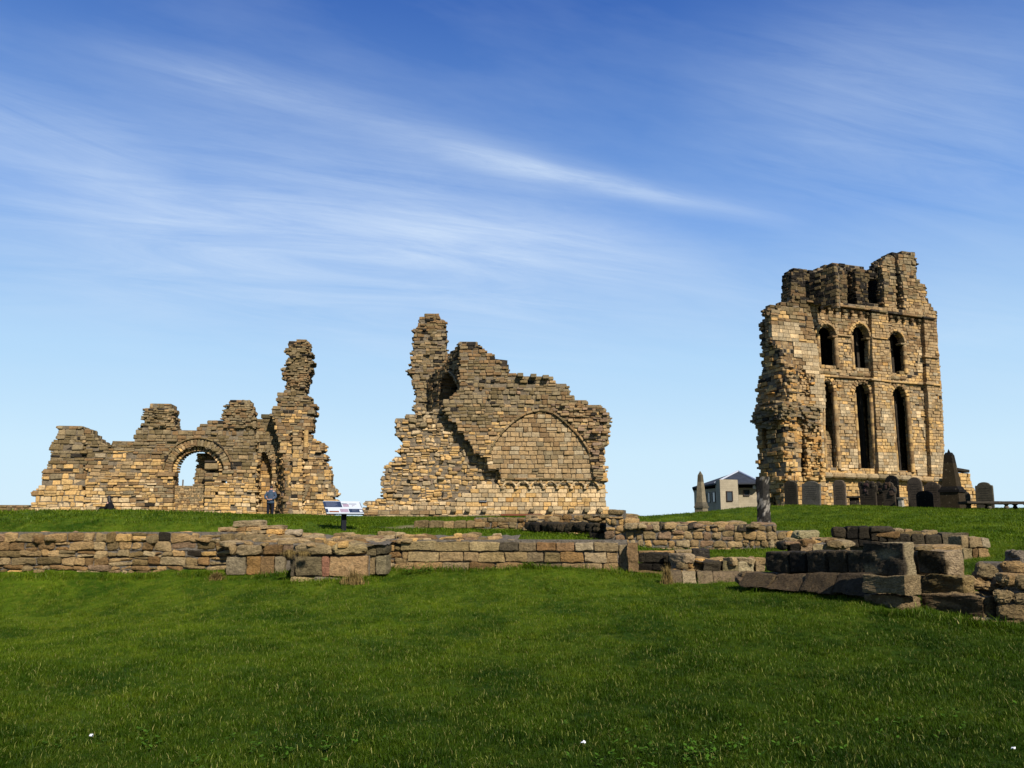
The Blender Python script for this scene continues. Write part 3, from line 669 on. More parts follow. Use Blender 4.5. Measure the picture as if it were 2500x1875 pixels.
# side bay: back wall with a pointed recess, and a splayed wall in its own shade
PB = Plane(640, 55.3, A0)
S, K = Stones(), Acc()
masonry(S, K, PB, [(612, 1275), (612, 1030), (624, 1022), (640, 1020), (662, 1019), (700, 1019), (700, 1275)], .5, rng, cL, (.17, .28), (.25, .5), rag=.05,
        holes=[[(627, 1290), (629, 1150), (634, 1120), (640, 1102), (650, 1106), (658, 1125), (663, 1150), (664, 1290)]])
path_stones(S, PB, [(634, 1150), (636, 1122), (640, 1100), (652, 1104), (661, 1124), (665, 1148)], .26, .08, .6, .2, rng, cL, 1, .3, .15)
S.add(PB.w(PB.uz(650, 1014)[0], -.3, PB.uz(650, 1016)[1]), (.34, .3, .13), PB.ax, (.11, .10, .06), .15, .05)
mpart('bay_wall', LR, S, K, rng)
S, K = Stones(), Acc()
PB2 = Plane(645, 56.0, A0)
masonry(S, K, PB2, [(608, 1275), (608, 1085), (680, 1085), (680, 1275)], .5, rng, lambda u, z, r: pick(r, [(ORANGE, 3), (GOLD, 1.5), (BROWN, 1.6), (PURP, 1)]), (.18, .3), (.3, .6), rag=.0, back=False)
mpart('recess_wall', LR, S, K, rng)
S, K = Stones(), Acc()
q0, q1 = at(661, 1200, 56.2), at(694, 1200, 53.9); PS = Plane(661, 56.2, math.atan2(q1[1] - q0[1], q1[0] - q0[0]))
ul = float(np.hypot(*(q1 - q0)[:2]))
def sp(px, t, y):   # photo point on the splayed wall -> itself (kept for reading)
    return (px, y)
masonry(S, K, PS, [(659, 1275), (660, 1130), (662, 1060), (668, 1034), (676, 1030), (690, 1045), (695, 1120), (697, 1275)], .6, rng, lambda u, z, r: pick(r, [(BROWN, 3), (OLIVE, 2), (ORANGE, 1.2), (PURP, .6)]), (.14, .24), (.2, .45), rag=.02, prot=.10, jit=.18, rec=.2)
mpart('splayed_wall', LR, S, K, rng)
# tall pinnacle and the broken end
cP = zone_col(2, 14, [(-1, LOW), (.16, MID), (.36, MID), (.62, HIGH), (.93, TOPW)], 5.0, .05)
pin = [(699, 1275), (700, 1180), (694, 1130), (688, 1105), (684, 1090), (674, 1050), (668, 1036), (665, 1012), (668, 1000), (670, 996), (680, 985), (681, 972), (680, 960), (690, 955), (697, 949), (699, 925), (695, 908), (703, 874), (700, 850), (712, 836), (724, 826), (748, 826), (753, 840), (755, 868), (759, 888), (754, 904), (751, 920), (747, 950), (752, 972), (765, 984), (764, 1008), (758, 1035), (757, 1074), (782, 1079), (788, 1098), (794, 1125), (800, 1150), (803, 1176), (810, 1190), (817, 1212), (816, 1248), (811, 1275)]
S, K = Stones(), Acc()
PT_ = Plane(740, 54.6, A0)
masonry(S, K, PT_, pin, 1.7, rng, cP, (.12, .27), (.2, .55), rag=.24, prot=.07, jit=.14, rec=.12)
masonry(S, None, PT_, [(706, 945), (708, 860), (726, 832), (746, 832), (750, 870), (744, 950)], .4, rng, cP, (.09, .17), (.2, .45), off=.18, rag=.12, core=False, prot=.1, back=False, jit=.2)
mpart('pinnacle', LR, S, K, rng)
S, K = Stones(), Acc()
masonry(S, K, PT_, [(710, 1275), (712, 1150), (716, 1080), (716, 1040), (736, 1040), (738, 1100), (738, 1160), (740, 1275)], .6, rng, cP, (.2, .32), (.3, .55), off=.35, rag=.1, prot=.05, jit=.12, back=False)
for (a, c_, y0, y1) in [(703, 703, 1160, 1262), (745, 746, 1050, 1120)]:
    shaft(S, PT_, (a, c_), y1, y0, .16, .12, rng, cP)
mpart('half_column', LR, S, K, rng)

# ================================================================ MIDDLE RUIN
rng = np.random.default_rng(23)
PM = Plane(1250, 50, math.radians(2.5))
MR = thing('ruined_chapter_house', 'bulky ruined sandstone wall with a blocked arch and a tall masonry finger, in the middle', 'ruin', PM.w(-2, -2, 1.8))
cM = zone_col(2, 12, [(-1, LOW), (.16, [(PALE, 2), (GOLD, 2), (TAN, 3), (ASH, 1)]), (.32, MID), (.55, HIGH), (.92, TOPW)], 7.0, .04)
cR = zone_col(2, 12, [(-1, LOW), (.1, [(PALE, 2.5), (TAN, 2), (GOLD, 2.4), (ASH, 2), (PURP, .5)]), (.48, [(GREY, 3), (ASH, 2), (TAN, 2)]), (.8, HIGH)], 8.0, .02)
brk = [(1080, 974), (1083, 1003), (1093, 1017), (1104, 1024), (1113, 1034), (1120, 1050), (1137, 1067), (1152, 1082), (1155, 1108), (1190, 1115), (1194, 1142), (1214, 1146), (1225, 1160), (1226, 1175)]
topp = [(1123, 838), (1133, 835), (1150, 836), (1171, 841), (1181, 855), (1204, 864), (1214, 878), (1222, 893), (1238, 898), (1243, 909), (1262, 916), (1300, 917), (1346, 920), (1352, 931), (1380, 937), (1390, 957), (1403, 976), (1430, 982), (1468, 986), (1473, 998), (1486, 1010), (1488, 1044), (1483, 1067), (1476, 1096), (1474, 1128), (1482, 1146), (1479, 1175)]
S, K = Stones(), Acc()
rub = [(885, 1275), (890, 1246), (900, 1224), (926, 1219), (932, 1202), (936, 1180), (934, 1152), (951, 1134), (971, 1115), (978, 1094), (976, 1066), (966, 1058), (961, 1042), (968, 1026), (988, 1012), (1015, 1010), (1060, 1004), (1082, 990), (1260, 990), (1260, 1275)]
masonry(S, K, PM, rub, 3.0, rng, cR, (.14, .32), (.2, .56), off=-.45, rag=.24, prot=.10, jit=.26, rec=.16, split=.25, wav=.07, tilt=.12, cham=.5)
mpart('rubble_core', MR, S, K, rng)
arch = [(1198, 1108), (1203, 1092), (1218, 1068), (1240, 1043), (1262, 1024), (1288, 1010), (1310, 1004), (1322, 1003), (1345, 1007), (1368, 1022), (1392, 1044), (1412, 1064), (1428, 1086), (1439, 1108)]
S, K = Stones(), Acc()
upper = brk[::-1] + [(1108, 968), (1119, 960), (1124, 905), (1121, 866)] + topp
masonry(S, K, PM, upper, 3.2, rng, cM, (.17, .30), (.26, .55), holes=[arch + [(1452, 1185), (1240, 1185), (1226, 1150), (1205, 1135)]], off=.25, rag=.13, prot=.06, rec=.12, jit=.16, cham=.32)
masonry(S, None, PM, [(1447, 1112), (1434, 1084), (1417, 1058), (1397, 1036), (1372, 1013), (1350, 998), (1345, 985), (1395, 985), (1470, 992), (1484, 1012), (1482, 1060), (1474, 1100), (1472, 1170), (1452, 1170), (1436, 1100)], .4, rng, lambda u, z, r: pick(r, [(PURP, 2), (BROWN, 2), (BLACK, .8), (GREY, 2), (TAN, 1.5)]), (.10, .2), (.25, .6), off=.34, rag=.05, core=False, prot=.12, back=False, jit=.2, tilt=.1)
for x0, x1, y in [(1262, 1276, 919), (1294, 1308, 921), (1323, 1338, 924)]:
    u0, z0 = PM.uz(x0, y); u1, _ = PM.uz(x1, y); S.add(PM.w((u0 + u1) / 2, .3, z0), ((u1 - u0) / 2, .35, .11), PM.ax, (.2, .17, .11), .15, .05)
mpart('upper_wall', MR, S, K, rng)
S, K = Stones(), Acc()
pan = arch + [(1452, 1108), (1464, 1120), (1466, 1180), (1222, 1180), (1222, 1148), (1190, 1135), (1188, 1112)]
masonry(S, K, PM, pan, .8, rng, zone_col(2, 12, [(-1, [(ASH, 2), (TAN, 3), (GREY, 1)]), (.3, [(BROWN, 2), (TAN, 3), (ASH, 1), (GREY, 2)])], 9.), (.19, .31), (.3, .66), off=.18, rag=.0, prot=.035, jit=.10, cham=.24, split=.06, wav=.02, tilt=.02, back=False)
mpart('blocked_arch_panel', MR, S, K, rng)
S = Stones()
path_stones(S, PM, arch, .13, .34, .4, .42, rng, lambda u, z, r: pick(r, [(TAN, 2), (OLIVE, 1), (BROWN, 2)]), 1, .35, .08, .006)
mpart('arch_moulding', MR, S, None, rng)
# lower ashlar
S, K = Stones(), Acc()
low = [(1060, 1275), (1090, 1240), (1120, 1215), (1170, 1185), (1222, 1176), (1472, 1176), (1480, 1200), (1478, 1228), (1490, 1244), (1505, 1262), (1525, 1275)]
cLo = lambda u, z, r: pick(r, [(PALE, 4), (GOLD, 2.2), (ASH, 2), (TAN, .7), (ORANGE, .3)])
masonry(S, K, PM, low, 2.6, rng, cLo, (.20, .28), (.35, .62), off=.0, rag=.06, prot=.02, jit=.06, cham=.18, split=.03, wav=.01, tilt=.015)
masonry(S, None, PM, [(900, 1275), (905, 1236), (1100, 1225), (1100, 1275)], .4, rng, cLo, (.2, .28), (.3, .55), off=-.33, rag=.15, prot=.03, jit=.08, back=False, core=False)
mpart('lower_wall', MR, S, K, rng)
S = Stones()
path_stones(S, PM, [(1226, 1171), (1350, 1171), (1466, 1173)], .11, .30, .5, .7, rng, grc, 1, .3, .05)
mpart('string_course', MR, S, None, rng)
# intersecting blind arcade
S = Stones(); xs0 = 1221; pit = 33.6
for k in range(7):
    x = xs0 + 6 + pit * k; acx = x + pit / 2
    pts_ = [(x, 1194), (x + 3, 1186), (x + 8, 1180), (x + pit / 2, 1175.5), (x + pit - 8, 1180), (x + pit - 3, 1186), (x + pit, 1194)]
    path_stones(S, PM, pts_, .10, .20, .35, .17, rng, cLo, 1, .4, .05, .0, fat=.15)
for k in range(8):
    x = xs0 + 6 + pit * k
    for (dy, r, hh) in ((1178, .30, .09), (1184, .21, .10), (1191, .13, .11)):
        u0, z0 = PM.uz(x, dy); S.add(PM.w(u0, .02, z0), (r, .12, hh), PM.ax, cLo(0, 0, rng), .6, .06)
mpart('blind_arcade', MR, S, None, rng)
# plinth course at the foot, with jutting block ends
S, K = Stones(), Acc()
masonry(S, K, PM, [(884, 1290), (884, 1249), (1060, 1251), (1250, 1256), (1480, 1258), (1500, 1252), (1560, 1262), (1600, 1275), (1640, 1290)], 1.0, rng, lambda u, z, r: pick(r, [(TAN, 3), (GREY, 2), (BROWN, 2), (ASH, 1)]), (.18, .3), (.3, .7), off=.35, rag=.15, prot=.06, rec=.12, jit=.14)
for x in list(range(985, 1215, 40)) + [1300, 1340, 1395, 1430, 1465]:
    u0, z0 = PM.uz(x + rng.uniform(-4, 4), 1246); S.add(PM.w(u0, .12 if x > 1090 else -.2, z0), (.14, .3, .12), PM.ax, (.25, .21, .13), .4, .12)
mpart('plinth', MR, S, K, rng)
S, K = Stones(), Acc()
u0, z0 = PM.uz(1222, 1257); u1, _ = PM.uz(1322, 1257)
K.box(PM.w((u0 + u1) / 2, .46, z0), ((u1 - u0) / 2, .10, .045), PM.ax, (1, 1, 1))
K.build('slot_strip', M['rust'], MR)  # thin dark strip set along the slot in the plinth
# finger of masonry behind
PF = Plane(1050, 54.5, math.radians(2.5))
fing = [(1020, 1120), (1018, 1020), (1017, 1003), (1011, 985), (1014, 950), (1009, 930), (1003, 914), (1001, 900), (1004, 884), (1007, 870), (1008, 850), (1010, 830), (1009, 812), (1014, 802), (1020, 790), (1024, 776), (1040, 769), (1060, 765), (1072, 768), (1079, 776), (1085, 789), (1087, 804), (1091, 818), (1088, 832), (1086, 850), (1088, 868), (1093, 890), (1100, 930), (1100, 1120)]
cF = zone_col(8, 14, [(-1, [(GOLD, 2), (TAN, 2), (BROWN, 2)]), (.15, HIGH), (.95, TOPW)], 3., .05)
S, K = Stones(), Acc()
masonry(S, K, PF, fing, 1.9, rng, cF, (.11, .24), (.2, .55), rag=.2, prot=.08, jit=.16, rec=.12, tilt=.06)
mpart('masonry_finger', MR, S, K, rng)
# shaded side wall of the turret with its pointed doorway
q0, q1 = at(1047, 950, 53.9), at(1126, 900, 50.1); PW = Plane(1047, 53.9, math.atan2(q1[1] - q0[1], q1[0] - q0[0]))
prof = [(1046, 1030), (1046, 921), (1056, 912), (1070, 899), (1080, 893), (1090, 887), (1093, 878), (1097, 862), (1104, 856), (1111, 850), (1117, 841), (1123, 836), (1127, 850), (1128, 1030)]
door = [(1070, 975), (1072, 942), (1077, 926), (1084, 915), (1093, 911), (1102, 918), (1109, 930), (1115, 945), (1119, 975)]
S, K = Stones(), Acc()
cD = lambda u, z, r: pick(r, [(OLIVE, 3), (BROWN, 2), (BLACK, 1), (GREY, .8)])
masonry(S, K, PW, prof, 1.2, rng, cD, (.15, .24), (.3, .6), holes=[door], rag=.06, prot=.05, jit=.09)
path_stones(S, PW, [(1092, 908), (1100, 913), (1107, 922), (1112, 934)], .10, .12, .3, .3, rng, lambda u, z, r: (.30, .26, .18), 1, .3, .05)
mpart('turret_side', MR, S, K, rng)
K = Acc()   # unseen closed box added behind the doorway so it stays black
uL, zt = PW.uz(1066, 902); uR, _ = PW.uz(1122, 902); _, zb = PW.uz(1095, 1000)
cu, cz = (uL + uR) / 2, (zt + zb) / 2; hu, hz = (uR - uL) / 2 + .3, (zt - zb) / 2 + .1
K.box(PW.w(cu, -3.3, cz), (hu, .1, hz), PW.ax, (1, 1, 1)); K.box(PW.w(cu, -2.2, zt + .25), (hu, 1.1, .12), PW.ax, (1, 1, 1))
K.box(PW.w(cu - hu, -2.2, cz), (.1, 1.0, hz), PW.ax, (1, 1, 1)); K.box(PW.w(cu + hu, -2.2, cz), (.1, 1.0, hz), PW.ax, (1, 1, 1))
K.build('doorway_blackout', M['dark'], MR)
# small plaque
def text_mesh(name, body, size, mat, parent, loc_w, ax, bold=0.0, align='CENTER', ext=.002):
    cu_ = bpy.data.curves.new(name, 'FONT'); cu_.body = body; cu_.size = size; cu_.align_x = align; cu_.align_y = 'CENTER'; cu_.extrude = ext; cu_.offset = bold
    o = bpy.data.objects.new('tmp', cu_); scene.collection.objects.link(o); dg = bpy.context.evaluated_depsgraph_get(); me = bpy.data.meshes.new_from_object(o.evaluated_get(dg))
    bpy.data.objects.remove(o); me.name = name; me.materials.clear(); me.materials.append(mat)
    q = np.array(parent.matrix_basis.translation); R = np.array([ax[0], ax[1], ax[2]])   # rows: x dir, y dir, normal
    V = np.empty(len(me.vertices) * 3); me.vertices.foreach_get('co', V); V = V.reshape(-1, 3) @ R + np.asarray(loc_w) - q
    me.vertices.foreach_set('co', V.ravel()); me.update(); ob = bpy.data.objects.new(name, me); scene.collection.objects.link(ob); ob.parent = parent; return ob
u0, z0 = PM.uz(1170, 1224, .06); u1, _ = PM.uz(1188, 1224, .06); pc = PM.w((u0 + u1) / 2, .06, z0)
PQ = thing('wall_plaque', 'small black name plaque with white capital letters on the middle ruin', 'plaque', pc)
A = Acc(); A.box(pc, ((u1 - u0) / 2, .02, .065), PM.ax, (1, 1, 1)); A.build('plate', M['black'], PQ)
text_mesh('lettering', 'CHAPTER', .062, M['white'], PQ, pc + PM.n * .023 - PM.u * .095, (PM.u, PM.z, PM.n)); text_mesh('lettering', 'HOUSE', .062, M['white'], PQ, pc + PM.n * .023 + PM.u * .13, (PM.u, PM.z, PM.n))

# ================================================================ RIGHT TOWER
rng = np.random.default_rng(37)
PX = Plane(2000, 62, math.radians(20))
TW = thing('ruined_priory_tower', 'tall ruined priory end wall with two tiers of black lancet windows on the green mound', 'ruin', PX.w(4, -2, 2.0))
_, zt_ = PX.uz(2130, 640); _, zb_ = PX.uz(2130, 1240)
cT = zone_col(2, zt_, [(-1, [(PALE, 2), (GOLD, 4), (TAN, 2), (ORANGE, 1.2)]), (.28, [(GOLD, 2.6), (TAN, 3.4), (ASH, 1.0), (BROWN, 1.2), (ORANGE, .8)]), (.66, [(GOLD, 1.6), (TAN, 3), (BROWN, 2.6)]), (.84, HIGH)], 4.0, .03)
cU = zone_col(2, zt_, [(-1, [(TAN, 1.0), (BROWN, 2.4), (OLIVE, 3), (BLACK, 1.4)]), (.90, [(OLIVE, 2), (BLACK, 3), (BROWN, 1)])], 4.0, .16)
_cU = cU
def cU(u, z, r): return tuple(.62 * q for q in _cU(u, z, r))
def z3(*pts): return [(1800 + .3978 * x, 600 + .3978 * y) for x, y in pts]
W1 = z3((504, 738), (500, 600), (498, 530), (510, 500), (530, 486), (552, 488), (575, 505), (592, 540), (600, 600), (606, 745))
W2 = z3((712, 755), (706, 620), (704, 540), (716, 505), (738, 487), (765, 488), (790, 512), (803, 560), (812, 700), (815, 760))
W3 = z3((938, 775), (932, 640), (929, 565), (940, 540), (958, 530), (985, 535), (1008, 560), (1018, 610), (1030, 780))
L1 = z3((548, 1368), (540, 1100), (534, 830), (548, 820), (566, 832), (582, 860), (592, 900), (602, 1150), (612, 1368))
L2 = z3((742, 1362), (730, 1100), (722, 900), (730, 868), (750, 842), (772, 834), (798, 850), (815, 890), (826, 1150), (838, 1366))
L3 = z3((984, 1386), (965, 1100), (952, 920), (958, 888), (978, 866), (1000, 862), (1024, 880), (1038, 920), (1052, 1150), (1066, 1388))
patches = [z3((225, 480), (370, 470), (395, 590), (500, 620), (500, 780), (410, 780), (410, 700), (350, 690), (340, 600), (215, 590)),
           z3((460, 790), (545, 790), (550, 1290), (520, 1290), (510, 1080), (480, 980), (460, 900)), z3((680, 1370), (690, 1240), (740, 1240), (745, 1370)), z3((620, 960), (690, 990), (690, 1060), (640, 1040)),
           z3((1060, 1270), (1190, 1270), (1200, 1405), (1090, 1405)), z3((1060, 950), (1120, 1010), (1180, 1160), (1180, 1260), (1130, 1120), (1060, 1020)),
           z3((1100, 640), (1145, 600), (1150, 800), (1110, 760))]
S, K = Stones(), Acc()
front = z3((530, 1640), (530, 1400), (500, 1000), (460, 700), (440, 400), (450, 335), (830, 375), (1150, 415), (1222, 445), (1240, 680), (1256, 900), (1268, 1100), (1276, 1420), (1290, 1640))
masonry(S, K, PX, front, .32, rng, cT, (.20, .29), (.28, .58), holes=[W1, W2, W3, L1, L2, L3], rag=.03, prot=.045, jit=.07, rec=.13, patches=patches, split=.12, wav=.01, tilt=.015, cham=.2)
mpart('east_wall', TW, S, K, rng)
# inner skin with narrower lights, then the added closed chamber behind
S, K = Stones(), Acc()
def shrink(h, f, dx): 
    xs_ = [p[0] for p in h]; x0, x1 = min(xs_), max(xs_); return [(x0 + (x - x0) * f + dx, y) for x, y in h]
inner = z3((470, 1420), (470, 420), (1220, 470), (1262, 1420))
masonry(S, K, PX, inner, .2, rng, cT, (.26, .34), (.4, .7), off=-.32, holes=[shrink(W1, .92, 0), shrink(W2, .92, 0), shrink(W3, .88, 0), shrink(L1, .9, 0), shrink(L2, .92, 0), shrink(L3, .92, 0)], rag=.0, prot=.02, back=False, patches=())
mpart('window_jambs', TW, S, K, rng)
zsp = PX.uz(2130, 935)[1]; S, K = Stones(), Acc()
masonry(S, K, PX, z3((440, 1640), (440, 420), (1225, 450), (1290, 1640)), .8, rng, lambda u, z, r: (pick(r, [(BROWN, 2), (TAN, 1.5), (OLIVE, 1)]) if z < zsp else (.02, .017, .013)), (.3, .4), (.5, .8), off=-4.2, rag=.0, back=False, core=True)  # near-black above the string course: shade painted into the stone colour
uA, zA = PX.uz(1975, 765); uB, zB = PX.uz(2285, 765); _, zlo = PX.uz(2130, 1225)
K2 = Acc()  # unseen roof, floor and sides added to keep the windows black
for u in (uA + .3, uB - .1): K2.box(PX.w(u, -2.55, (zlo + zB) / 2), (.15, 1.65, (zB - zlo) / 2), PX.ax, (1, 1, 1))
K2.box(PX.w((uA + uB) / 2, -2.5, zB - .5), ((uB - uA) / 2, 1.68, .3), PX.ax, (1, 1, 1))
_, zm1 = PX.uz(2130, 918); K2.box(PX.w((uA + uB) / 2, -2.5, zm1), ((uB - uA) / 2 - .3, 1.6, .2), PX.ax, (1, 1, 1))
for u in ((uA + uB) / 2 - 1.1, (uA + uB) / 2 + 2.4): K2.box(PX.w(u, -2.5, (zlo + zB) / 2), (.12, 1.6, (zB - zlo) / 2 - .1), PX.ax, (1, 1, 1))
K2.build('blackout_chamber', M['dark'], TW)
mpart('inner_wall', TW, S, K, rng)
# arches and nook shafts of each light
dcol = lambda u, z, r: pick(r, [(TAN, 2), (BROWN, 2), (GOLD, 2)])
def lancet(crown, lsp, rsp, sill, hood, nm):
    S = Stones(); cx = (lsp[0] + rsp[0]) / 2
    pts = []
    for i in range(13):
        t = math.pi * (1 - i / 12); x = math.cos(t); yv = (1 - abs(x) ** 1.9) ** .62
        pts.append((cx + (rsp[0] - lsp[0]) / 2 * x, (lsp[1] + (rsp[1] - lsp[1]) * (i / 12)) - ((lsp[1] + rsp[1]) / 2 - crown) * yv))
    path_stones(S, PX, pts, .34, .10, .6, .24, rng, dcol, 1, .3, .12)
    if hood:
        sc = 1.18; p2 = [(cx + (x - cx) * sc, rsp[1] + (y - rsp[1]) * 1.14) for x, y in pts]
        path_stones(S, PX, p2, .16, .26, .5, .4, rng, lambda u, z, r: pick(r, [(GOLD, 2), (TAN, 2)]), 1, .35, .08)
    shaft(S, PX, (rsp[0] + 1, sill[1][0] + 1), rsp[1] + 2, sill[1][1], .17, .02, rng, dcol)
    shaft(S, PX, (lsp[0] - 1, sill[0][0] - 1), lsp[1] + 2, sill[0][1], .12, .0, rng, dcol)
    if hood:
        path_stones(S, PX, [(rsp[0] - 6, rsp[1] + 2), (rsp[0] + 8, rsp[1] + 3)], .14, .2, .6, .5, rng, grc, -1, .3)
    mpart(nm, TW, S, None, rng)
def zz(x, y): return (1800 + .3978 * x, 600 + .3978 * y)
lancet(zz(0, 487)[1], zz(498, 540), zz(600, 545), (zz(504, 742), zz(608, 750)), True, 'upper_window_arch')
lancet(zz(0, 486)[1], zz(704, 548), zz(806, 558), (zz(712, 758), zz(815, 762)), True, 'upper_window_arch')
lancet(zz(0, 530)[1], zz(929, 580), zz(1020, 590), (zz(938, 780), zz(1030, 782)), True, 'upper_window_arch')
lancet(zz(0, 815)[1], zz(520, 890), zz(594, 895), (zz(548, 1368), zz(612, 1368)), False, 'lower_window_arch')
lancet(zz(0, 833)[1], zz(722, 900), zz(816, 905), (zz(742, 1364), zz(838, 1366)), False, 'lower_window_arch')
lancet(zz(0, 861)[1], zz(952, 920), zz(1040, 925), (zz(984, 1388), zz(1066, 1388)), False, 'lower_window_arch')
for po in [z3((825, 1400), (822, 395), (925, 408), (940, 900), (962, 1200), (985, 1400)), z3((1195, 1640), (1190, 1400), (1168, 900), (1146, 440), (1222, 450), (1241, 700), (1256, 900), (1272, 1400), (1285, 1640))]:
    S, K = Stones(), Acc()
    if po[0][0] < 2200: po = z3((868, 1400), (850, 1000), (832, 700), (824, 395), (926, 408), (938, 700), (955, 1000), (985, 1400))
    masonry(S, K, PX, po, .9, rng, cT, (.20, .29), (.3, .55), off=.42, rag=.0, prot=.03, jit=.06, patches=[z3((865, 1270), (985, 1270), (985, 1390), (872, 1390)), z3((870, 1000), (930, 1000), (965, 1160), (960, 1230), (900, 1190)), z3((1190, 1270), (1280, 1270), (1280, 1400), (1190, 1400)), z3((1160, 900), (1190, 900), (1190, 1000), (1165, 1000))], split=.1, tilt=.01)
    mpart('buttress', TW, S, K, rng)
wc = lambda u, z, r: pick(r, [(OLIVE, 2), (BROWN, 2), (BLACK, .7)])
def strip(nm, pts, wid, off, dep, step, colf, side=1, cham=.3, j=.06):
    S = Stones(); path_stones(S, PX, z3(*pts), wid, off, dep, step, rng, colf, side, cham, j, gap=-.004); mpart(nm, TW, S, None, rng)
strip('cornice', [(430, 345), (640, 372), (830, 396)], .16, .42, .9, .8, wc); strip('cornice', [(824, 400), (925, 412)], .16, .6, .5, .8, wc)
strip('cornice', [(925, 412), (1050, 428), (1150, 442)], .16, .42, .9, .8, wc); strip('cornice', [(1146, 444), (1216, 453)], .16, .6, .5, .8, wc)
for X in (515, 562, 607, 657, 705, 757, 800, 942, 987, 1027, 1072, 1117):
    S = Stones(); yv = 350 + (X - 450) * .13; u0, z0 = PX.uz(*zz(X, yv + 32), .2); c = wc(0, 0, rng)
    c = tuple(q * .6 for q in c); S.add(PX.w(u0, .13, z0 + .10), (.13, .19, .11), PX.ax, c, .4, .12); S.add(PX.w(u0, .06, z0 - .08), (.10, .12, .09), PX.ax, c, .6, .12); mpart('corbel', TW, S, None, rng)
strip('string_course', [(520, 788), (680, 800), (826, 812)], .16, .22, .5, .8, dcol, -1, .35, .05); strip('string_course', [(826, 812), (945, 826)], .16, .55, .4, .8, dcol, -1, .35, .05)
strip('string_course', [(945, 826), (1160, 842)], .16, .22, .5, .8, dcol, -1, .35, .05); strip('string_course', [(1160, 838), (1252, 849)], .16, .55, .4, .8, dcol, -1, .35, .05)
strip('string_course', [(1152, 672), (1238, 682)], .14, .55, .4, .8, dcol, -1, .35, .05); strip('string_course', [(612, 540), (700, 550)], .12, .16, .4, .6, dcol, -1, .35, .05); strip('string_course', [(836, 556), (925, 566)], .12, .52, .3, .6, dcol, -1, .35, .05)
strip('window_sill', [(520, 1388), (870, 1400), (1200, 1418), (1272, 1420)], .42, .5, .8, 1.1, lambda u, z, r: pick(r, [(ASH, 2), (GREY, 2), (TAN, 2)]), -1, .55, .05)
for (xa, ya, xb, yb, o) in [(490, 762, 615, 768, .14), (700, 776, 822, 782, .14), (925, 796, 1040, 800, .14)]: strip('window_sill', [(xa, ya), (xb, yb)], .34, o, .8, .7, grc, -1, .6, .06)
# broken top storey, set back
S, K = Stones(), Acc()
topU = z3((322, 440), (325, 345), (332, 230), (336, 148), (410, 145), (428, 160), (500, 145), (560, 118), (592, 108), (660, 102), (690, 116), (740, 124), (772, 136), (780, 158), (800, 162), (830, 152), (846, 106), (868, 90), (905, 70), (950, 44), (1000, 38), (1040, 40), (1090, 46), (1098, 100), (1102, 195), (1112, 228), (1156, 240), (1160, 335), (1184, 355), (1220, 400), (1224, 455), (840, 440), (440, 400))
slots = [z3((676, 370), (676, 255), (690, 240), (716, 250), (722, 372)), z3((806, 350), (802, 215), (830, 190), (880, 190), (906, 220), (912, 358)), z3((976, 408), (974, 285), (998, 262), (1020, 285), (1026, 410))]
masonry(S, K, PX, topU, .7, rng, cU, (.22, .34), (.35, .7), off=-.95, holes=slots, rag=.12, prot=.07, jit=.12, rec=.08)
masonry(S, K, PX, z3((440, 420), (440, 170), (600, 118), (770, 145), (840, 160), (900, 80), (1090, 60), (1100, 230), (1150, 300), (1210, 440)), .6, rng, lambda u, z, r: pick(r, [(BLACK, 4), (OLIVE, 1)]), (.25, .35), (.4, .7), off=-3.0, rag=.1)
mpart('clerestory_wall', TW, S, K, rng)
S, K = Stones(), Acc(); piers = [
    (z3((326, 430), (328, 300), (336, 150), (408, 148), (412, 215), (446, 225), (448, 320), (480, 330), (480, 390)), -.2, 1.2),
    (z3((612, 370), (606, 170), (640, 150), (670, 178), (678, 372)), -.35, .9), (z3((736, 374), (728, 190), (716, 150), (768, 140), (790, 200), (806, 378)), -.15, 1.1),
    (z3((904, 382), (900, 180), (880, 130), (905, 76), (985, 60), (972, 170), (978, 400), (940, 395)), -.45, .8),
    (z3((1028, 412), (1016, 200), (990, 130), (990, 48), (1090, 50), (1100, 200), (1154, 245), (1160, 340), (1218, 410), (1220, 445)), -.1, 1.3)]
for po, of, th in piers:
    masonry(S, K, PX, po, th, rng, cU if po[0][0] < 2100 else zone_col(2, zt_, [(-1, [(GOLD, 2), (TAN, 2), (BROWN, 2), (OLIVE, 1)]), (.93, HIGH)], 4., .05), (.22, .34), (.3, .6), off=of, rag=.08, prot=.05, jit=.1)
mpart('clerestory_pier', TW, S, K, rng)
# slanted broken web between the first two piers, seen in shade
q0, q1 = at(1975, 690, 62.6), at(2040, 690, 60.9)
S, K = Stones(), Acc(); PV = Plane(1975, 63.0, math.atan2(q1[1] - q0[1], q1[0] - q0[0]) - .1)
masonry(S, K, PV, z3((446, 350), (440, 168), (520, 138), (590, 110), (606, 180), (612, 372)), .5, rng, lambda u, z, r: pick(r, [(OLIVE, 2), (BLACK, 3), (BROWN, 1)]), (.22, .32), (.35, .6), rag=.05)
mpart('clerestory_web', TW, S, K, rng)
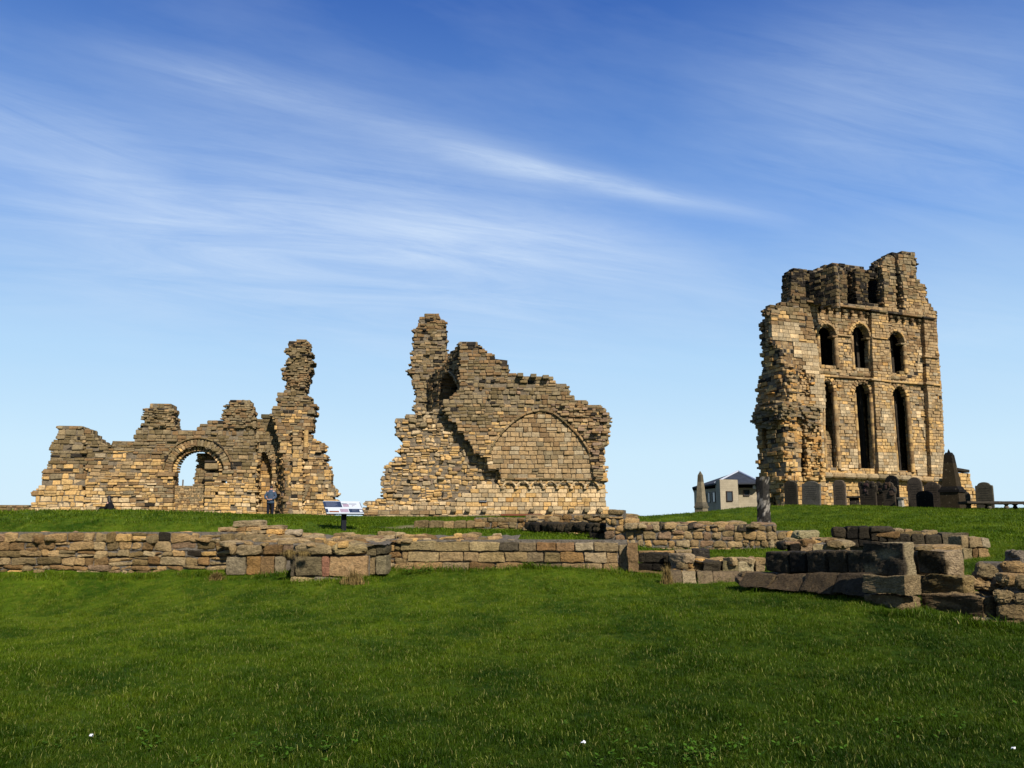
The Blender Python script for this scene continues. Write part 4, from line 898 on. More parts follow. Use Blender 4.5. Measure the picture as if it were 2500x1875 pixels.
# broken side wall stub, nearer than the windows
cS = zone_col(2, zt_, [(-1, [(GOLD, 3), (ORANGE, 2), (TAN, 2.4), (BROWN, 1)]), (.40, [(GOLD, 2), (TAN, 2.4), (BROWN, 2)]), (.68, [(TAN, 2), (BROWN, 2), (GOLD, 1.4)]), (.78, HIGH)], 6., .03)
P1 = Plane(1916, 59.6, math.radians(20))
S, K = Stones(), Acc()
masonry(S, K, P1, z3((288, 1640), (288, 1430), (282, 1000), (520, 1000), (505, 1060), (520, 1200), (530, 1300), (545, 1430), (545, 1640)), 1.0, rng, cS, (.26, .38), (.4, .8), rag=.12, prot=.05, jit=.09, rec=.06, off=.0, holes=[z3((395, 1420), (400, 1200), (396, 1060), (425, 1040), (440, 1120), (450, 1300), (455, 1420))])
masonry(S, K, P1, z3((380, 1460), (380, 1000), (470, 1000), (470, 1460)), .5, rng, cS, (.2, .3), (.3, .5), off=-1.0, rag=.0, back=False, core=True)
masonry(S, None, P1, z3((430, 1440), (428, 1250), (420, 1080), (500, 1060), (505, 1200), (530, 1440)), .5, rng, cS, (.15, .26), (.25, .55), off=.25, rag=.2, prot=.14, jit=.22, back=False, core=False, tilt=.08)
mpart('side_wall_stub', TW, S, K, rng)
S, K = Stones(), Acc()
P2 = Plane(1916, 60.6, math.radians(20))
masonry(S, K, P2, z3((300, 1010), (300, 800), (285, 760), (262, 640), (212, 590), (208, 430), (205, 385), (330, 372), (440, 385), (462, 440), (490, 620), (500, 780), (530, 790), (545, 1010)), .8, rng, cS, (.24, .36), (.4, .8), rag=.06, prot=.05, jit=.1, rec=.08, patches=patches[:2],
        holes=[z3((388, 930), (380, 760), (395, 740), (440, 800), (450, 930))])
masonry(S, None, P2, z3((380, 940), (375, 740), (400, 720), (452, 790), (462, 940)), .5, rng, cS, (.12, .2), (.2, .4), off=-.15, rag=.1, prot=.15, jit=.25, back=False, core=True if False else False, tilt=.1)
masonry(S, K, P2, z3((190, 420), (196, 365), (330, 348), (345, 300), (440, 320), (445, 400)), .7, rng, cU, (.2, .3), (.3, .6), off=-.1, rag=.15, prot=.1, jit=.15)
mpart('upper_stub', TW, S, K, rng)
# left return faces, turned away
def left_face(px0, px1, Y1, ptsZ, colf, nm, ang=64, **kw):
    d = ray(px1, 1100); X1 = d[0] / d[1] * Y1
    # plane runs back-left from the near corner
    a = -math.radians(ang); th = math.atan2(-math.sin(math.radians(ang)), math.cos(math.radians(ang)))
    P = Plane(px1, Y1, th); S, K = Stones(), Acc(); masonry(S, K, P, ptsZ, kw.pop('thick', 1.2), rng, colf, **kw); return mpart(nm, TW, S, K, rng)
cQ = zone_col(2, zt_, [(-1, [(GOLD, 3), (ORANGE, 2), (TAN, 2), (BROWN, 1)]), (.45, [(GOLD, 2), (TAN, 2), (BROWN, 1.4), (ORANGE, 1)]), (.62, [(OLIVE, 2), (BROWN, 2), (BLACK, 2)])], 6.5, .12)
left_face(1850, 1915, 59.6, z3((190, 1640), (135, 1440), (130, 1300), (125, 1200), (110, 1120), (95, 1060), (110, 1000), (285, 1000), (290, 1640)), cQ, 'return_face', ch=(.24, .36), sl=(.35, .7), rag=.22, prot=.09, jit=.12, rec=.12,
          holes=[z3((200, 1610), (205, 1535), (232, 1508), (262, 1530), (270, 1610)), z3((150, 1230), (150, 1120), (165, 1090), (180, 1110), (182, 1240))])
left_face(1850, 1916, 60.8, z3((120, 1010), (118, 960), (122, 830), (152, 760), (156, 640), (142, 560), (152, 470), (172, 440), (178, 420), (200, 405), (215, 400), (212, 590), (262, 640), (290, 760), (304, 800), (304, 1010)), cQ, 'return_face', ch=(.22, .34), sl=(.35, .7), rag=.24, prot=.12, jit=.16, rec=.16)
S, K = Stones(), Acc(); cB = lambda u, z, r: pick(r, [(GREY, 3), (OLIVE, 2.4), (BROWN, 2), (BLACK, .7)])
masonry(S, K, P1, z3((245, 1040), (240, 985), (300, 955), (360, 965), (480, 985), (505, 1010), (500, 1085), (460, 1120), (420, 1060), (330, 1020)), 1.0, rng, cB, (.12, .22), (.3, .7), off=.5, rag=.22, prot=.16, jit=.22, tilt=.12)
mpart('weathered_ledge', TW, S, K, rng)
left_face(1850, 1912, 59.0, z3((115, 1110), (90, 1080), (86, 1030), (100, 995), (120, 965), (290, 955), (270, 1040), (215, 1070), (190, 1120)), cB, 'weathered_ledge', ch=(.12, .24), sl=(.3, .6), rag=.25, prot=.18, jit=.22, tilt=.12, thick=1.4)
# low wall running off beyond the tall obelisk
rng = np.random.default_rng(41)
P6 = Plane(2350, 64, math.radians(12)); RW = thing('ruined_side_wall', 'low broken wall with a moulded coping, behind the tall obelisk', 'wall', P6.w(0, 0, 2))
S, K = Stones(), Acc()
masonry(S, K, P6, [(2332, 1262), (2332, 1152), (2340, 1152), (2367, 1156), (2368, 1170), (2374, 1185), (2380, 1196), (2388, 1202), (2396, 1262)], 1.2, rng, cT, (.22, .32), (.35, .6), rag=.08)
mpart('wall', RW, S, K, rng)
S = Stones(); path_stones(S, P6, [(2334, 1148), (2350, 1151), (2368, 1154)], .22, .15, .8, 1.0, rng, wc, 1, .3, .05); mpart('coping', RW, S, None, rng)
# stump of wall at the far left edge
P7 = Plane(30, 56, A0); FW = thing('far_wall_stump', 'low dark rubble wall stump at the left edge, beside the arcade ruin', 'wall', P7.w(0, 0, 2))
S, K = Stones(), Acc()
masonry(S, K, P7, [(-60, 1275), (-60, 1236), (0, 1234), (20, 1236), (50, 1233), (72, 1236), (80, 1246), (82, 1275)], .9, rng, lambda u, z, r: pick(r, [(GREY, 2), (OLIVE, 2), (BROWN, 2)]), (.14, .24), (.2, .5), rag=.1)
mpart('wall', FW, S, K, rng)
#@@NEAR
# ================================================================ NEAR LOW WALLS
NB_ = [(TAN, 2), (BROWN, 2), (GREY, 2), (ASH, 1)]
def c_near(w, dim=.8):
    def f(u, z, rng):
        c = pick(rng, w); return tuple(dim * q for q in c)
    return f
cWarm = c_near([(TAN, 3), (GOLD, 1), (ASH, 2), (BROWN, 1.5), (GREY, 1.5), (PURP, .8)], .80)
cDull = c_near([(BROWN, 2.4), (GREY, 2.6), (OLIVE, 1.6), (PURP, .5), (TAN, 3), (ASH, 1.8), (GOLD, .6), (BLACK, .35)], .98)
cPink = c_near([(PURP, 1.4), (TAN, 3), (ASH, 2.4), (GREY, 1.6), (GOLD, .7)], .92)
cDark = c_near([((.032, .029, .023), 3), ((.058, .050, .036), 2), ((.02, .018, .015), 1.5)], 1.0)
def brow(A, pl, xs_, y0, y1, dep, off, colf, rng, rough=.017, rnd=.022, gap=.006, n=8, jit=.014, shear=0.0, cols=None, dj=.02):
    """one course of blocks; xs_ are joint positions, y0/y1 top and foot (numbers or (left, right) pairs)"""
    y0 = y0 if isinstance(y0, tuple) else (y0, y0); y1 = y1 if isinstance(y1, tuple) else (y1, y1); w = max(1e-6, xs_[-1] - xs_[0])
    for i, (a, c) in enumerate(zip(xs_, xs_[1:])):
        t = ((a + c) / 2 - xs_[0]) / w; ya = y0[0] + (y0[1] - y0[0]) * t; yb = y1[0] + (y1[1] - y1[0]) * t
        ua, za = pl.uz(a, ya, off); uc, _ = pl.uz(c, ya, off); _, zb = pl.uz((a + c) / 2, yb, off); _, za = pl.uz((a + c) / 2, ya, off)
        d = dep * rng.uniform(.92, 1.08); o2 = off + rng.uniform(-dj, dj)
        col = (cols[i] if cols and i < len(cols) and cols[i] is not None else colf(ua, za, rng))
        rock(A, pl.w((ua + uc) / 2, o2 - d / 2, (za + zb) / 2), (abs(uc - ua) / 2 - gap, d / 2, abs(za - zb) / 2 - gap * .6), pl.ax, col, rng, rough, rnd, n, jit, shear)
def cornerbox(A, pxC, Y, ang, pxL, pxR, yt, yb, col, rng, rough=.012, rnd=.02, n=10, shear=0.0, gap=.004, crust_shade=None):
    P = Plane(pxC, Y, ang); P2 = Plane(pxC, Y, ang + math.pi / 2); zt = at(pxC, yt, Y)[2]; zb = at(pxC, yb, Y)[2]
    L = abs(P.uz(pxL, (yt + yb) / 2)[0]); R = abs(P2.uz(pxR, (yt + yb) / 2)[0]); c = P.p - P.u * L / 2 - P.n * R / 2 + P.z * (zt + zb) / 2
    rock(A, c, (L / 2 - gap, R / 2 - gap, (zt - zb) / 2 - gap), P.ax, col, rng, rough, rnd, n, .015, shear, crust_shade)
def bed(A, K, pl, pxL, pxR, yf, ob, yb, rng, n, colf, size=(.12, .34)):
    """rough wall top: a sloping mortar bed from the front edge (yf, off 0) to the back (yb, off -ob), set with flat stones"""
    uL, _ = pl.uz(pxL, yf); uR, _ = pl.uz(pxR, yf); uL2, zB = pl.uz(pxL, yb, -ob); uR2, _ = pl.uz(pxR, yb, -ob); zF = pl.uz((pxL + pxR) / 2, yf)[1]; N = 24; V = []; Fc = []
    M_ = 8
    for j in range(M_ + 1):
        for i in range(N + 1):
            u = uL + (uR - uL) * i / N; t = j / M_; V.append(pl.w(u, -ob * t - .03, zF + (zB - zF) * t - .035 + .035 * vn(u * 6, t * 5, 1.0) + rng.uniform(-.012, .012)))
    for j in range(M_):
        for i in range(N): a = j * (N + 1) + i; Fc.append([a, a + 1, a + N + 2, a + N + 1])
    K.add(V, Fc, (1, 1, 1))
    for k in range(n):
        u = rng.uniform(uL, uR); t = rng.uniform(.0, 1.0); s = rng.uniform(*size); th = rng.uniform(0, 3.14); ax = np.array([pl.u * math.cos(th) + pl.n * math.sin(th), -pl.u * math.sin(th) + pl.n * math.cos(th), pl.z])
        rock(A, pl.w(u, -ob * t, zF + (zB - zF) * t - .03), (s, s * rng.uniform(.5, .9), rng.uniform(.035, .095)), ax, colf(u, 0, rng), rng, .015, .05, 5, .03)
def npart(name, parent, A, K=None, mat='near'):
    o = A.build(name, M[mat], parent)
    if K is not None and K.n:
        o['has_core'] = 1; k = K.build('mortar_bed', M['mortar_near'], parent)
    return o
class RockSet(Stones): pass
def near_masonry(A, K, pl, poly, thick, rng, colf, ch, sl, off=0.0, prot=.04, rag=.1, rough=.016, n=7, gap=.006, jit=.03, rnd=.045, split=.2):
    P = pl.poly(poly, off); zs = [q[1] for q in P]; z = min(zs); top = max(zs)
    while z < top:
        h = rng.uniform(*ch); zm = z + min(h / 2, (top - z) / 2)
        for a, c in scan(P, zm):
            if c - a < .08: continue
            K.box(pl.w((a + c) / 2, off - thick / 2, z + h / 2), ((c - a) / 2 - .02, thick / 2 - .045, h / 2 + .01), pl.ax, (1, 1, 1)); u = a - rng.uniform(0, rag)
            while u < c:
                L = min(rng.uniform(*sl) * (.5 if rng.uniform() < .25 else 1), c + rag - u)
                if L < .06: break
                ps = [(z + h / 2, h)]
                if rng.uniform() < split and h > .12: r = rng.uniform(.35, .65); ps = [(z + h * r / 2, h * r), (z + h * (1 + r) / 2, h * (1 - r))]
                for zc, hh in ps:
                    d = rng.uniform(.16, .3); pr = rng.uniform(-.3, 1.0) * prot; th = rng.uniform(-.05, .05); ax = np.array([pl.u * math.cos(th) + pl.z * math.sin(th), pl.n, -pl.u * math.sin(th) + pl.z * math.cos(th)])
                    rock(A, pl.w(u + L / 2, off - d / 2 + pr, zc + rng.uniform(-.015, .015)), (max(.03, L / 2 - gap), d / 2, max(.02, hh / 2 - gap * .8)), ax, colf(u, zc, rng), rng, rough, rnd, n, jit)
                u += L
        z += h

rng = np.random.default_rng(71)
# A: long rubble wall on the left
PA = Plane(280, 19.9, 0.0)
T = thing('low_rubble_wall', 'long low rough rubble wall running in from the left edge, grassy bank behind it', 'wall', PA.w(0, -.6, .3))
A, K = Acc(), Acc()
near_masonry(A, K, PA, [(-560, 1425), (-560, 1317), (0, 1316), (555, 1315), (556, 1425)], 1.2, rng, cDull, (.09, .22), (.22, .62), prot=.05, split=.15)
bed(A, K, PA, -560, 560, 1315, 1.25, 1304, rng, 150, cDull, (.10, .30))
npart('masonry', T, A, K)
# B: pile of flat stones on top, and the block-faced buttress
PBt = Plane(640, 19.5, 0.0)
T = thing('block_buttress', 'projecting buttress of large dressed blocks with a worn coping, in front of the panel', 'wall', PBt.w(0, -.6, .3))
A, K = Acc(), Acc()
brow(A, PBt, [556, 575, 640, 690, 722], 1330, 1357, .7, .03, cWarm, rng, rough=.02, rnd=.06)
brow(A, PBt, [551, 600, 636, 671, 697], 1358, 1404, .6, .0, cWarm, rng, cols=[(.26, .235, .18), (.30, .19, .08), (.24, .165, .09), (.25, .225, .17)])
PBf = Plane(800, 18.5, 0.0)
brow(A, PBf, [716, 812], 1328, 1354, .9, .06, cWarm, rng, rough=.03, rnd=.08, cols=[(.30, .25, .16)]); brow(A, PBf, [812, 893], 1328, 1356, .9, .08, cWarm, rng, rough=.04, rnd=.09, cols=[(.32, .27, .16)])
brow(A, PBf, [893, 918, 942], 1330, 1355, .9, -.12, cWarm, rng, cols=[(.16, .14, .09), (.11, .10, .07)])
brow(A, PBf, [708, 722, 788, 805, 900], 1358, 1407, 1.0, .0, cWarm, rng, cols=[(.10, .09, .07), (.17, .15, .10), (.30, .16, .12), (.38, .27, .16)])
brow(A, PBf, [900, 917, 944], 1357, 1404, .9, -.18, cWarm, rng, cols=[(.30, .24, .15), (.27, .25, .18)])
brow(A, PBf, [708, 768, 838, 882, 902], 1409, 1428, 1.0, .02, cWarm, rng, cols=[(.36, .30, .18), (.23, .22, .18), (.25, .2, .12), (.3, .25, .16)])
K.box(PBf.w(PBf.uz(805, 1370)[0], -.75, .75), (.85, .6, .40), PBf.ax, (1, 1, 1)); K.box(PBt.w(0, -.55, .75), (.72, .4, .40), PBt.ax, (1, 1, 1))
bed(A, K, PBt, 556, 945, 1326, 2.1, 1303, rng, 70, c_near([(GREY, 2), (ASH, 2.2), (PURP, .6), (TAN, 2)], .92), (.10, .30))
u = PBf.uz(716, 1330)[0]; bed(A, K, PBf, 716, 942, 1328, 1.1, 1318, rng, 16, cDull, (.1, .22))
npart('masonry', T, A, K)
T = thing('flat_stone_pile', 'stepped pile of flat weathered slabs on the wall top, left of the panel', 'stones', at(610, 1300, 21.2))
A, K = Acc(), Acc(); PP = Plane(610, 21.0, 0.0)
brow(A, PP, [568, 638], 1270, 1288, .6, -.3, cWarm, rng, rough=.02, rnd=.05, cols=[(.34, .29, .2)]); brow(A, PP, [632, 689], 1282, 1293, .6, -.2, cWarm, rng, rough=.02, cols=[(.36, .29, .19)])
brow(A, PP, [531, 576], 1288, 1298, .6, -.1, cDull, rng, rough=.02); brow(A, PP, [572, 600, 634], 1287, 1298, .6, -.15, cDull, rng, rough=.02); brow(A, PP, [612, 650, 690], 1293, 1304, .6, -.1, cPink, rng, rough=.02)
brow(A, PP, [534, 562, 590, 622], 1298, 1309, .8, .05, cDull, rng, rough=.02); brow(A, PP, [520, 560, 610, 655, 700], 1306, 1318, .9, .3, cDull, rng, rough=.025)
npart('slabs', T, A)
T = thing('pale_boulder', 'small pale rounded boulder on the wall top, left of the panel', 'stone', at(718, 1300, 21))
A = Acc(); rock(A, at(718, 1301, 21.0), (.21, .16, .085), PA.ax, (.42, .37, .30), rng, .02, .08, 8); npart('stone', T, A)
# C: dressed wall to the right of the buttress
PC = Plane(960, 19.6, math.atan2(-.7, 5.0)); T = thing('dressed_block_wall', 'low wall of squared sandstone blocks in three courses, centre foreground', 'wall', PC.w(2.5, -.5, .4))
A, K = Acc(), Acc()
near_masonry(A, K, PC, [(935, 1408), (938, 1322), (1000, 1322), (1000, 1408)], .6, rng, cDull, (.1, .2), (.15, .4), off=-.06, prot=.05)
brow(A, PC, [978, 1062, 1145, 1220, 1266, 1308, 1358, 1403, 1450, 1508], (1321, 1324), (1345, 1346), .6, .02, cWarm, rng, rough=.012, cols=[(.33, .28, .17), (.28, .23, .13), (.42, .35, .21), (.10, .09, .07), (.22, .18, .12), (.27, .17, .09), (.30, .20, .12), (.42, .37, .28), (.28, .23, .15)])
brow(A, PC, [996, 1072, 1130, 1168, 1232, 1286, 1328, 1368, 1426, 1480, 1508], (1346, 1349), (1371, 1374), .6, .0, cWarm, rng, cols=[(.38, .31, .19), (.36, .28, .17), (.30, .23, .14), (.38, .30, .17), (.37, .29, .17), (.23, .19, .13), (.22, .18, .10), (.29, .19, .09), (.36, .30, .21), (.33, .25, .15)])
brow(A, PC, [970, 1010, 1080, 1145, 1208, 1290, 1370, 1430, 1470, 1508], (1373, 1376), (1402, 1404), .6, .05, cWarm, rng)
K.box(PC.w(2.8, -.5, .75), (2.6, .42, .46), PC.ax, (1, 1, 1)); bed(A, K, PC, 945, 1250, 1320, 1.6, 1304, rng, 34, cDull, (.1, .25))
npart('masonry', T, A, K)
# D: two upright slabs
for (x0, x1, y0, y1, Y, cc, lab) in [(1510, 1534, 1331, 1396, 18.9, (.28, .24, .17), 'thin upright stone slab at the end of the dressed block wall, left of its twin'), (1531, 1557, 1325, 1397, 18.6, (.24, .17, .10), 'brown upright stone slab beside the dark block bench, right of its twin')]:
    P = Plane((x0 + x1) / 2, Y, math.radians(-8)); T = thing('upright_slab', lab, 'stone', P.w(0, -.2, .4), 'upright slabs between the low walls'); A = Acc()
    brow(A, P, [x0, x1], y0, y1, .28, 0, cWarm, rng, cols=[cc], n=10); npart('stone', T, A)
# E: black-crusted block bench
PE = Plane(1557, 18.9, math.radians(-32)); T = thing('dark_block_bench', 'short bench of black crusted blocks on a sloping plinth, by the upright slabs', 'wall', PE.w(.6, -.4, .4))
A, K = Acc(), Acc()
brow(A, PE, [1557, 1576, 1614], 1349, 1375, .7, 0, cDark, rng); brow(A, PE, [1614, 1647, 1670], 1352, 1376, .7, .10, cDark, rng, rnd=.06); 
brow(A, PE, [1557, 1590, 1627, 1656, 1670], (1376, 1377), (1394, 1396), .7, .02, cDark, rng)
P = Plane(1671, 17.95, math.radians(30)); brow(A, P, [1671, 1697], 1352, 1378, .6, .0, cWarm, rng, cols=[(.36, .30, .22)], rnd=.06); near_masonry(A, K, P, [(1671, 1400), (1671, 1378), (1716, 1378), (1716, 1400)], .5, rng, cWarm, (.09, .14), (.15, .3), off=-.02)
brow(A, PE, [1557, 1622], 1394, 1412, .9, .12, cDull, rng, shear=.15); P = Plane(1640, 17.9, math.radians(-10))
brow(A, P, [1632, 1664, 1700, 1740, 1808], (1394, 1396), (1424, 1434), .9, .22, cDull, rng, shear=.3, cols=[(.16, .13, .09), (.36, .31, .22), (.20, .165, .11), (.20, .16, .11)])
P = Plane(1640, 19.8, math.radians(-5)); brow(A, P, [1560, 1600, 1650, 1694], (1347, 1343), (1362, 1362), .6, 0, cWarm, rng); brow(A, P, [1692, 1735], 1341, 1365, .6, .05, cDark, rng, cols=[(.045, .042, .04)])
npart('masonry', T, A, K)
PE2 = Plane(1716, 17.9, math.radians(-6)); T = thing('half_dark_block_wall', 'low block wall, black at its left end and pale at its right, with green moss', 'wall', PE2.w(.6, -.4, .4)); A, K = Acc(), Acc()
brow(A, PE2, [1716, 1762], 1369, 1400, .6, .03, cDark, rng, rnd=.06, rough=.02); brow(A, PE2, [1762, 1801, 1842, 1868], 1370, 1399, .6, 0, cWarm, rng, cols=[(.22, .20, .12), (.42, .38, .27), (.33, .26, .17)], rough=.018)
brow(A, PE2, [1808, 1840, 1868], 1398, 1414, .7, -.05, cPink, rng); bed(A, K, PE2, 1700, 1868, 1367, .9, 1362, rng, 14, cPink, (.1, .2)); npart('masonry', T, A, K)
# F: taller rubble wall behind
PFw = Plane(1560, 24.0, math.atan2(-1.2, 5.0)); T = thing('pink_rubble_wall', 'lime-pointed rubble wall of pinkish stones between the middle ruin and the stone pillar', 'wall', PFw.w(2.2, -.6, .9)); A, K = Acc(), Acc()
near_masonry(A, K, PFw, [(1478, 1345), (1478, 1264), (1505, 1260), (1530, 1264), (1560, 1275), (1600, 1278), (1640, 1278), (1706, 1279), (1745, 1276), (1790, 1277), (1832, 1283), (1888, 1286), (1895, 1292), (1932, 1292), (1938, 1304), (1940, 1362)], .9, rng, cPink, (.15, .27), (.18, .48), prot=.03, rough=.018, rag=.04, rnd=.07)
bed(A, K, PFw, 1500, 1895, 1281, .9, 1277, rng, 36, cPink, (.12, .26))
for x, y in [(1620, 1279), (1692, 1279), (1812, 1283), (1832, 1284)]:
    u0, z0 = PFw.uz(x, y + 5); rock(A, PFw.w(u0, -.1, z0), (.13, .16, .1), PFw.ax, (.06, .055, .05), rng, .015, .05, 6)
npart('masonry', T, A, K)
# G: heap and row of dark upright stones under the middle ruin
PG = Plane(1275, 27.2, math.atan2(-3.2, 2.9)); T = thing('dark_upright_course', 'row of blackened upright stones at the foot of the middle ruin', 'wall', PG.w(2, -.5, 1.2)); A, K = Acc(), Acc()
x = 1276.0; xs_ = [x]
while x < 1500: x += rng.uniform(15, 24); xs_.append(x)
brow(A, PG, xs_, (1274, 1277), (1297, 1302), .45, .0, cDark, rng, rough=.03, rnd=.08, n=7, gap=.02, dj=.08)
brow(A, PG, [1440, 1462, 1482, 1508], (1300, 1302), (1322, 1332), .45, .03, cDark, rng, rough=.03)
PG2 = Plane(1400, 27.6, math.radians(-10)); near_masonry(A, K, PG2, [(1275, 1300), (1278, 1268), (1330, 1264), (1400, 1261), (1470, 1258), (1515, 1262), (1560, 1275), (1560, 1330)], .9, rng, c_near([(GREY, 2), (TAN, 2), (ASH, 1), (BROWN, 2)]), (.12, .24), (.2, .5), prot=.12, rough=.02, rag=.15)
bed(A, K, PG2, 1290, 1540, 1266, 2.2, 1259, rng, 70, cWarm, (.12, .34)); npart('masonry', T, A, K)
# H: kerb of blocks in the grass
PH = Plane(1010, 31, math.radians(-3)); T = thing('grass_terrace_kerb', 'single course of plain grey blocks edging the grass below the middle ruin', 'kerb', PH.w(2, -.3, 1.3)); A, K = Acc(), Acc()
brow(A, PH, [1010, 1046, 1081, 1108, 1137, 1160], (1271, 1272), (1290, 1292), .5, 0, c_near([(GREY, 3), (TAN, 2)], .8), rng, rough=.02, rnd=.06)
near_masonry(A, K, PH, [(1160, 1300), (1160, 1268), (1285, 1268), (1285, 1302)], .5, rng, c_near([(GREY, 3), (TAN, 2), (BROWN, 2)], .8), (.12, .22), (.2, .5), off=-.1, prot=.06); npart('masonry', T, A, K)
# I: walls on the right, middle distance
PI = Plane(2034, 20.5, math.radians(-14)); T = thing('stepped_dark_wall', 'stepped wall of dark dressed blocks below the mound, ending in a pale square pillar', 'wall', PI.w(2, -.5, .9)); A, K = Acc(), Acc()
brow(A, PI, [2034, 2065, 2094, 2124], (1287, 1284), (1314, 1316), .6, 0, cDark, rng, rnd=.05); brow(A, PI, [2124, 2186], 1285, 1302, .6, .06, cDark, rng, rnd=.07, rough=.02)
brow(A, PI, [2184, 2208, 2229], (1291, 1292), 1305, .6, -.15, cPink, rng); brow(A, PI, [2124, 2145, 2166], 1302, 1322, .6, 0, cDark, rng)
brow(A, PI, [2066, 2096, 2124, 2163], (1315, 1322), (1334, 1336), .6, .03, cDark, rng); brow(A, PI, [1980, 2024], 1312, 1326, .6, .0, cDull, rng); brow(A, PI, [2024, 2064], 1313, 1334, .6, .0, cDull, rng, cols=[(.14, .12, .08)])
brow(A, PI, [2165, 2195, 2225, 2257, 2300], (1303, 1303), (1331, 1334), .7, .05, cDark, rng, rnd=.05); brow(A, PI, [2300, 2364], 1302, 1336, .6, .04, cDull, rng, cols=[(.13, .115, .085)])
brow(A, PI, [2160, 2200, 2260, 2345], (1334, 1336), (1356, 1360), .6, .0, cDull, rng)
K.box(PI.w(1.45, -.4, 1.0), (1.25, .25, .26), PI.ax, (1, 1, 1)); bed(A, K, PI, 2040, 2350, 1303, .6, 1300, rng, 8, cDull); npart('masonry', T, A, K); A, K = Acc(), Acc(); PI2 = Plane(2345, 17.5, math.radians(8)); brow(A, PI2, [2346, 2366], 1308, 1337, .5, -.05, cWarm, rng); brow(A, PI2, [2366, 2396, 2416], 1311, 1336, .6, 0, cWarm, rng, cols=[(.34, .27, .17), (.38, .34, .26)])
brow(A, PI2, [2349, 2374], 1337, 1382, .5, .06, cWarm, rng, cols=[(.32, .27, .17)]); brow(A, PI2, [2374, 2388, 2418], 1337, 1377, .6, 0, cWarm, rng); brow(A, PI2, [2350, 2376, 2396, 2420], 1379, 1402, .6, .04, cWarm, rng, cols=[(.33, .27, .17), (.30, .26, .18), (.36, .31, .22)])
npart('end_pillar', T, A)
T = thing('moss_boulder', 'flattish green-tinged boulder on the grass right of the pink rubble wall', 'stone', at(1966, 1308, 22.5)); A = Acc(); rock(A, at(1967, 1306, 22.5), (.30, .22, .10), PA.ax, (.36, .34, .22), rng, .03, .10, 9, .05); npart('stone', T, A)
PJ = Plane(1903, 18.8, math.radians(-8)); T = thing('low_middle_wall', 'low pale block wall with two black left blocks, behind the near dark wall', 'wall', PJ.w(.8, -.4, .7)); A, K = Acc(), Acc()
brow(A, PJ, [1904, 1926], 1323, 1345, .5, 0, cDark, rng, rnd=.08); brow(A, PJ, [1928, 1954], 1328, 1347, .5, .05, cDark, rng); brow(A, PJ, [1954, 1984, 2011, 2042, 2074], (1325, 1334), (1350, 1352), .6, 0, cWarm, rng, cols=[(.30, .23, .16), (.33, .29, .19), (.33, .28, .20), (.32, .25, .17)])
bed(A, K, PJ, 1930, 2080, 1325, .9, 1316, rng, 14, cWarm, (.1, .25)); brow(A, PJ, [1940, 1985, 2030], 1318, 1326, .4, -.9, cDull, rng); npart('masonry', T, A, K)
# J: near dark wall with chamfered plinth and the corner block
AN = math.atan2(-2.0, .85); PK = Plane(1865, 15.4, AN)
T = thing('near_dark_wall', 'dark block wall on a sloping plinth with a tall corner block, right foreground', 'wall', at(2000, 1400, 14)); A, K = Acc(), Acc()
brow(A, PK, [1866, 1925, 1967, 2014, 2066, 2112], (1346, 1344), (1399, 1402), .7, 0, cDark, rng, n=11, rnd=.035, rough=.014, gap=.012, dj=.01)
brow(A, PK, [1822, 1895, 1972, 2050, 2135], (1400, 1400), (1432, 1456), .9, .16, cDull, rng, n=11, shear=.22, rnd=.02, cols=[(.10, .078, .05), (.12, .09, .058), (.09, .07, .045), (.075, .06, .042)])
rock(A, at(1842, 1408, 16.3), (.32, .2, .09), PA.ax, (.18, .14, .09), rng, .03, .08, 8, .05); rock(A, at(1826, 1418, 16.2), (.25, .2, .07), PA.ax, (.16, .12, .08), rng, .03, .06, 8, .05)
cornerbox(A, 2197, 12.0, AN, 2108, 2238, 1326, 1406, (.34, .30, .21), rng, .016, .016, 16, crust_shade=(.06, .052, .04))
cornerbox(A, 2195, 11.9, AN, 2104, 2252, 1406, 1457, (.27, .22, .14), rng, .018, .016, 14); cornerbox(A, 2188, 12.1, AN, 2106, 2253, 1457, 1506, (.24, .19, .12), rng, .03, .02, 14)
P = Plane(2110, 13.7, math.radians(8)); brow(A, P, [2112, 2170, 2238, 2290, 2352], (1347, 1345), 1412, .6, 0, cWarm, rng); P = Plane(2110, 13.2, math.radians(8)); brow(A, P, [2112, 2200, 2300, 2400], (1408, 1410), 1510, .6, 0, cDull, rng)
P = Plane(2236, 13.0, math.radians(26)); brow(A, P, [2236, 2280, 2346], (1333, 1331), 1346, .5, 0, cPink, rng)
cornerbox(A, 2300, 12.7, AN, 2240, 2354, 1344, 1407, (.36, .30, .22), rng, .018, .016, 14, crust_shade=(.06, .048, .025))
cornerbox(A, 2338, 11.9, AN, 2252, 2382, 1408, 1458, (.29, .23, .12), rng, .02, .016, 14, crust_shade=(.15, .12, .055)); cornerbox(A, 2379, 11.4, AN, 2254, 2444, 1458, 1512, (.26, .20, .12), rng, .02, .016, 14, crust_shade=(.10, .075, .045))
P = Plane(2380, 11.6, math.radians(-35)); npart('masonry', T, A, K)
PN = Plane(2385, 11.7, math.atan2(-1.7, 1.2)); T = thing('pink_rubble_wall_end', 'broken wall end of pinkish rubble and mortar at the right edge of the foreground', 'wall', at(2450, 1480, 11)); A, K = Acc(), Acc()
PN = Plane(2384, 12.3, math.radians(-33)); near_masonry(A, K, PN, [(2386, 1540), (2384, 1411), (2440, 1409), (2700, 1430), (2760, 1660), (2500, 1600)], .7, rng, cPink, (.12, .26), (.2, .5), prot=.05, rough=.03, rnd=.07, n=9); bed(A, K, PN, 2384, 2500, 1412, .8, 1402, rng, 12, cPink, (.1, .22))
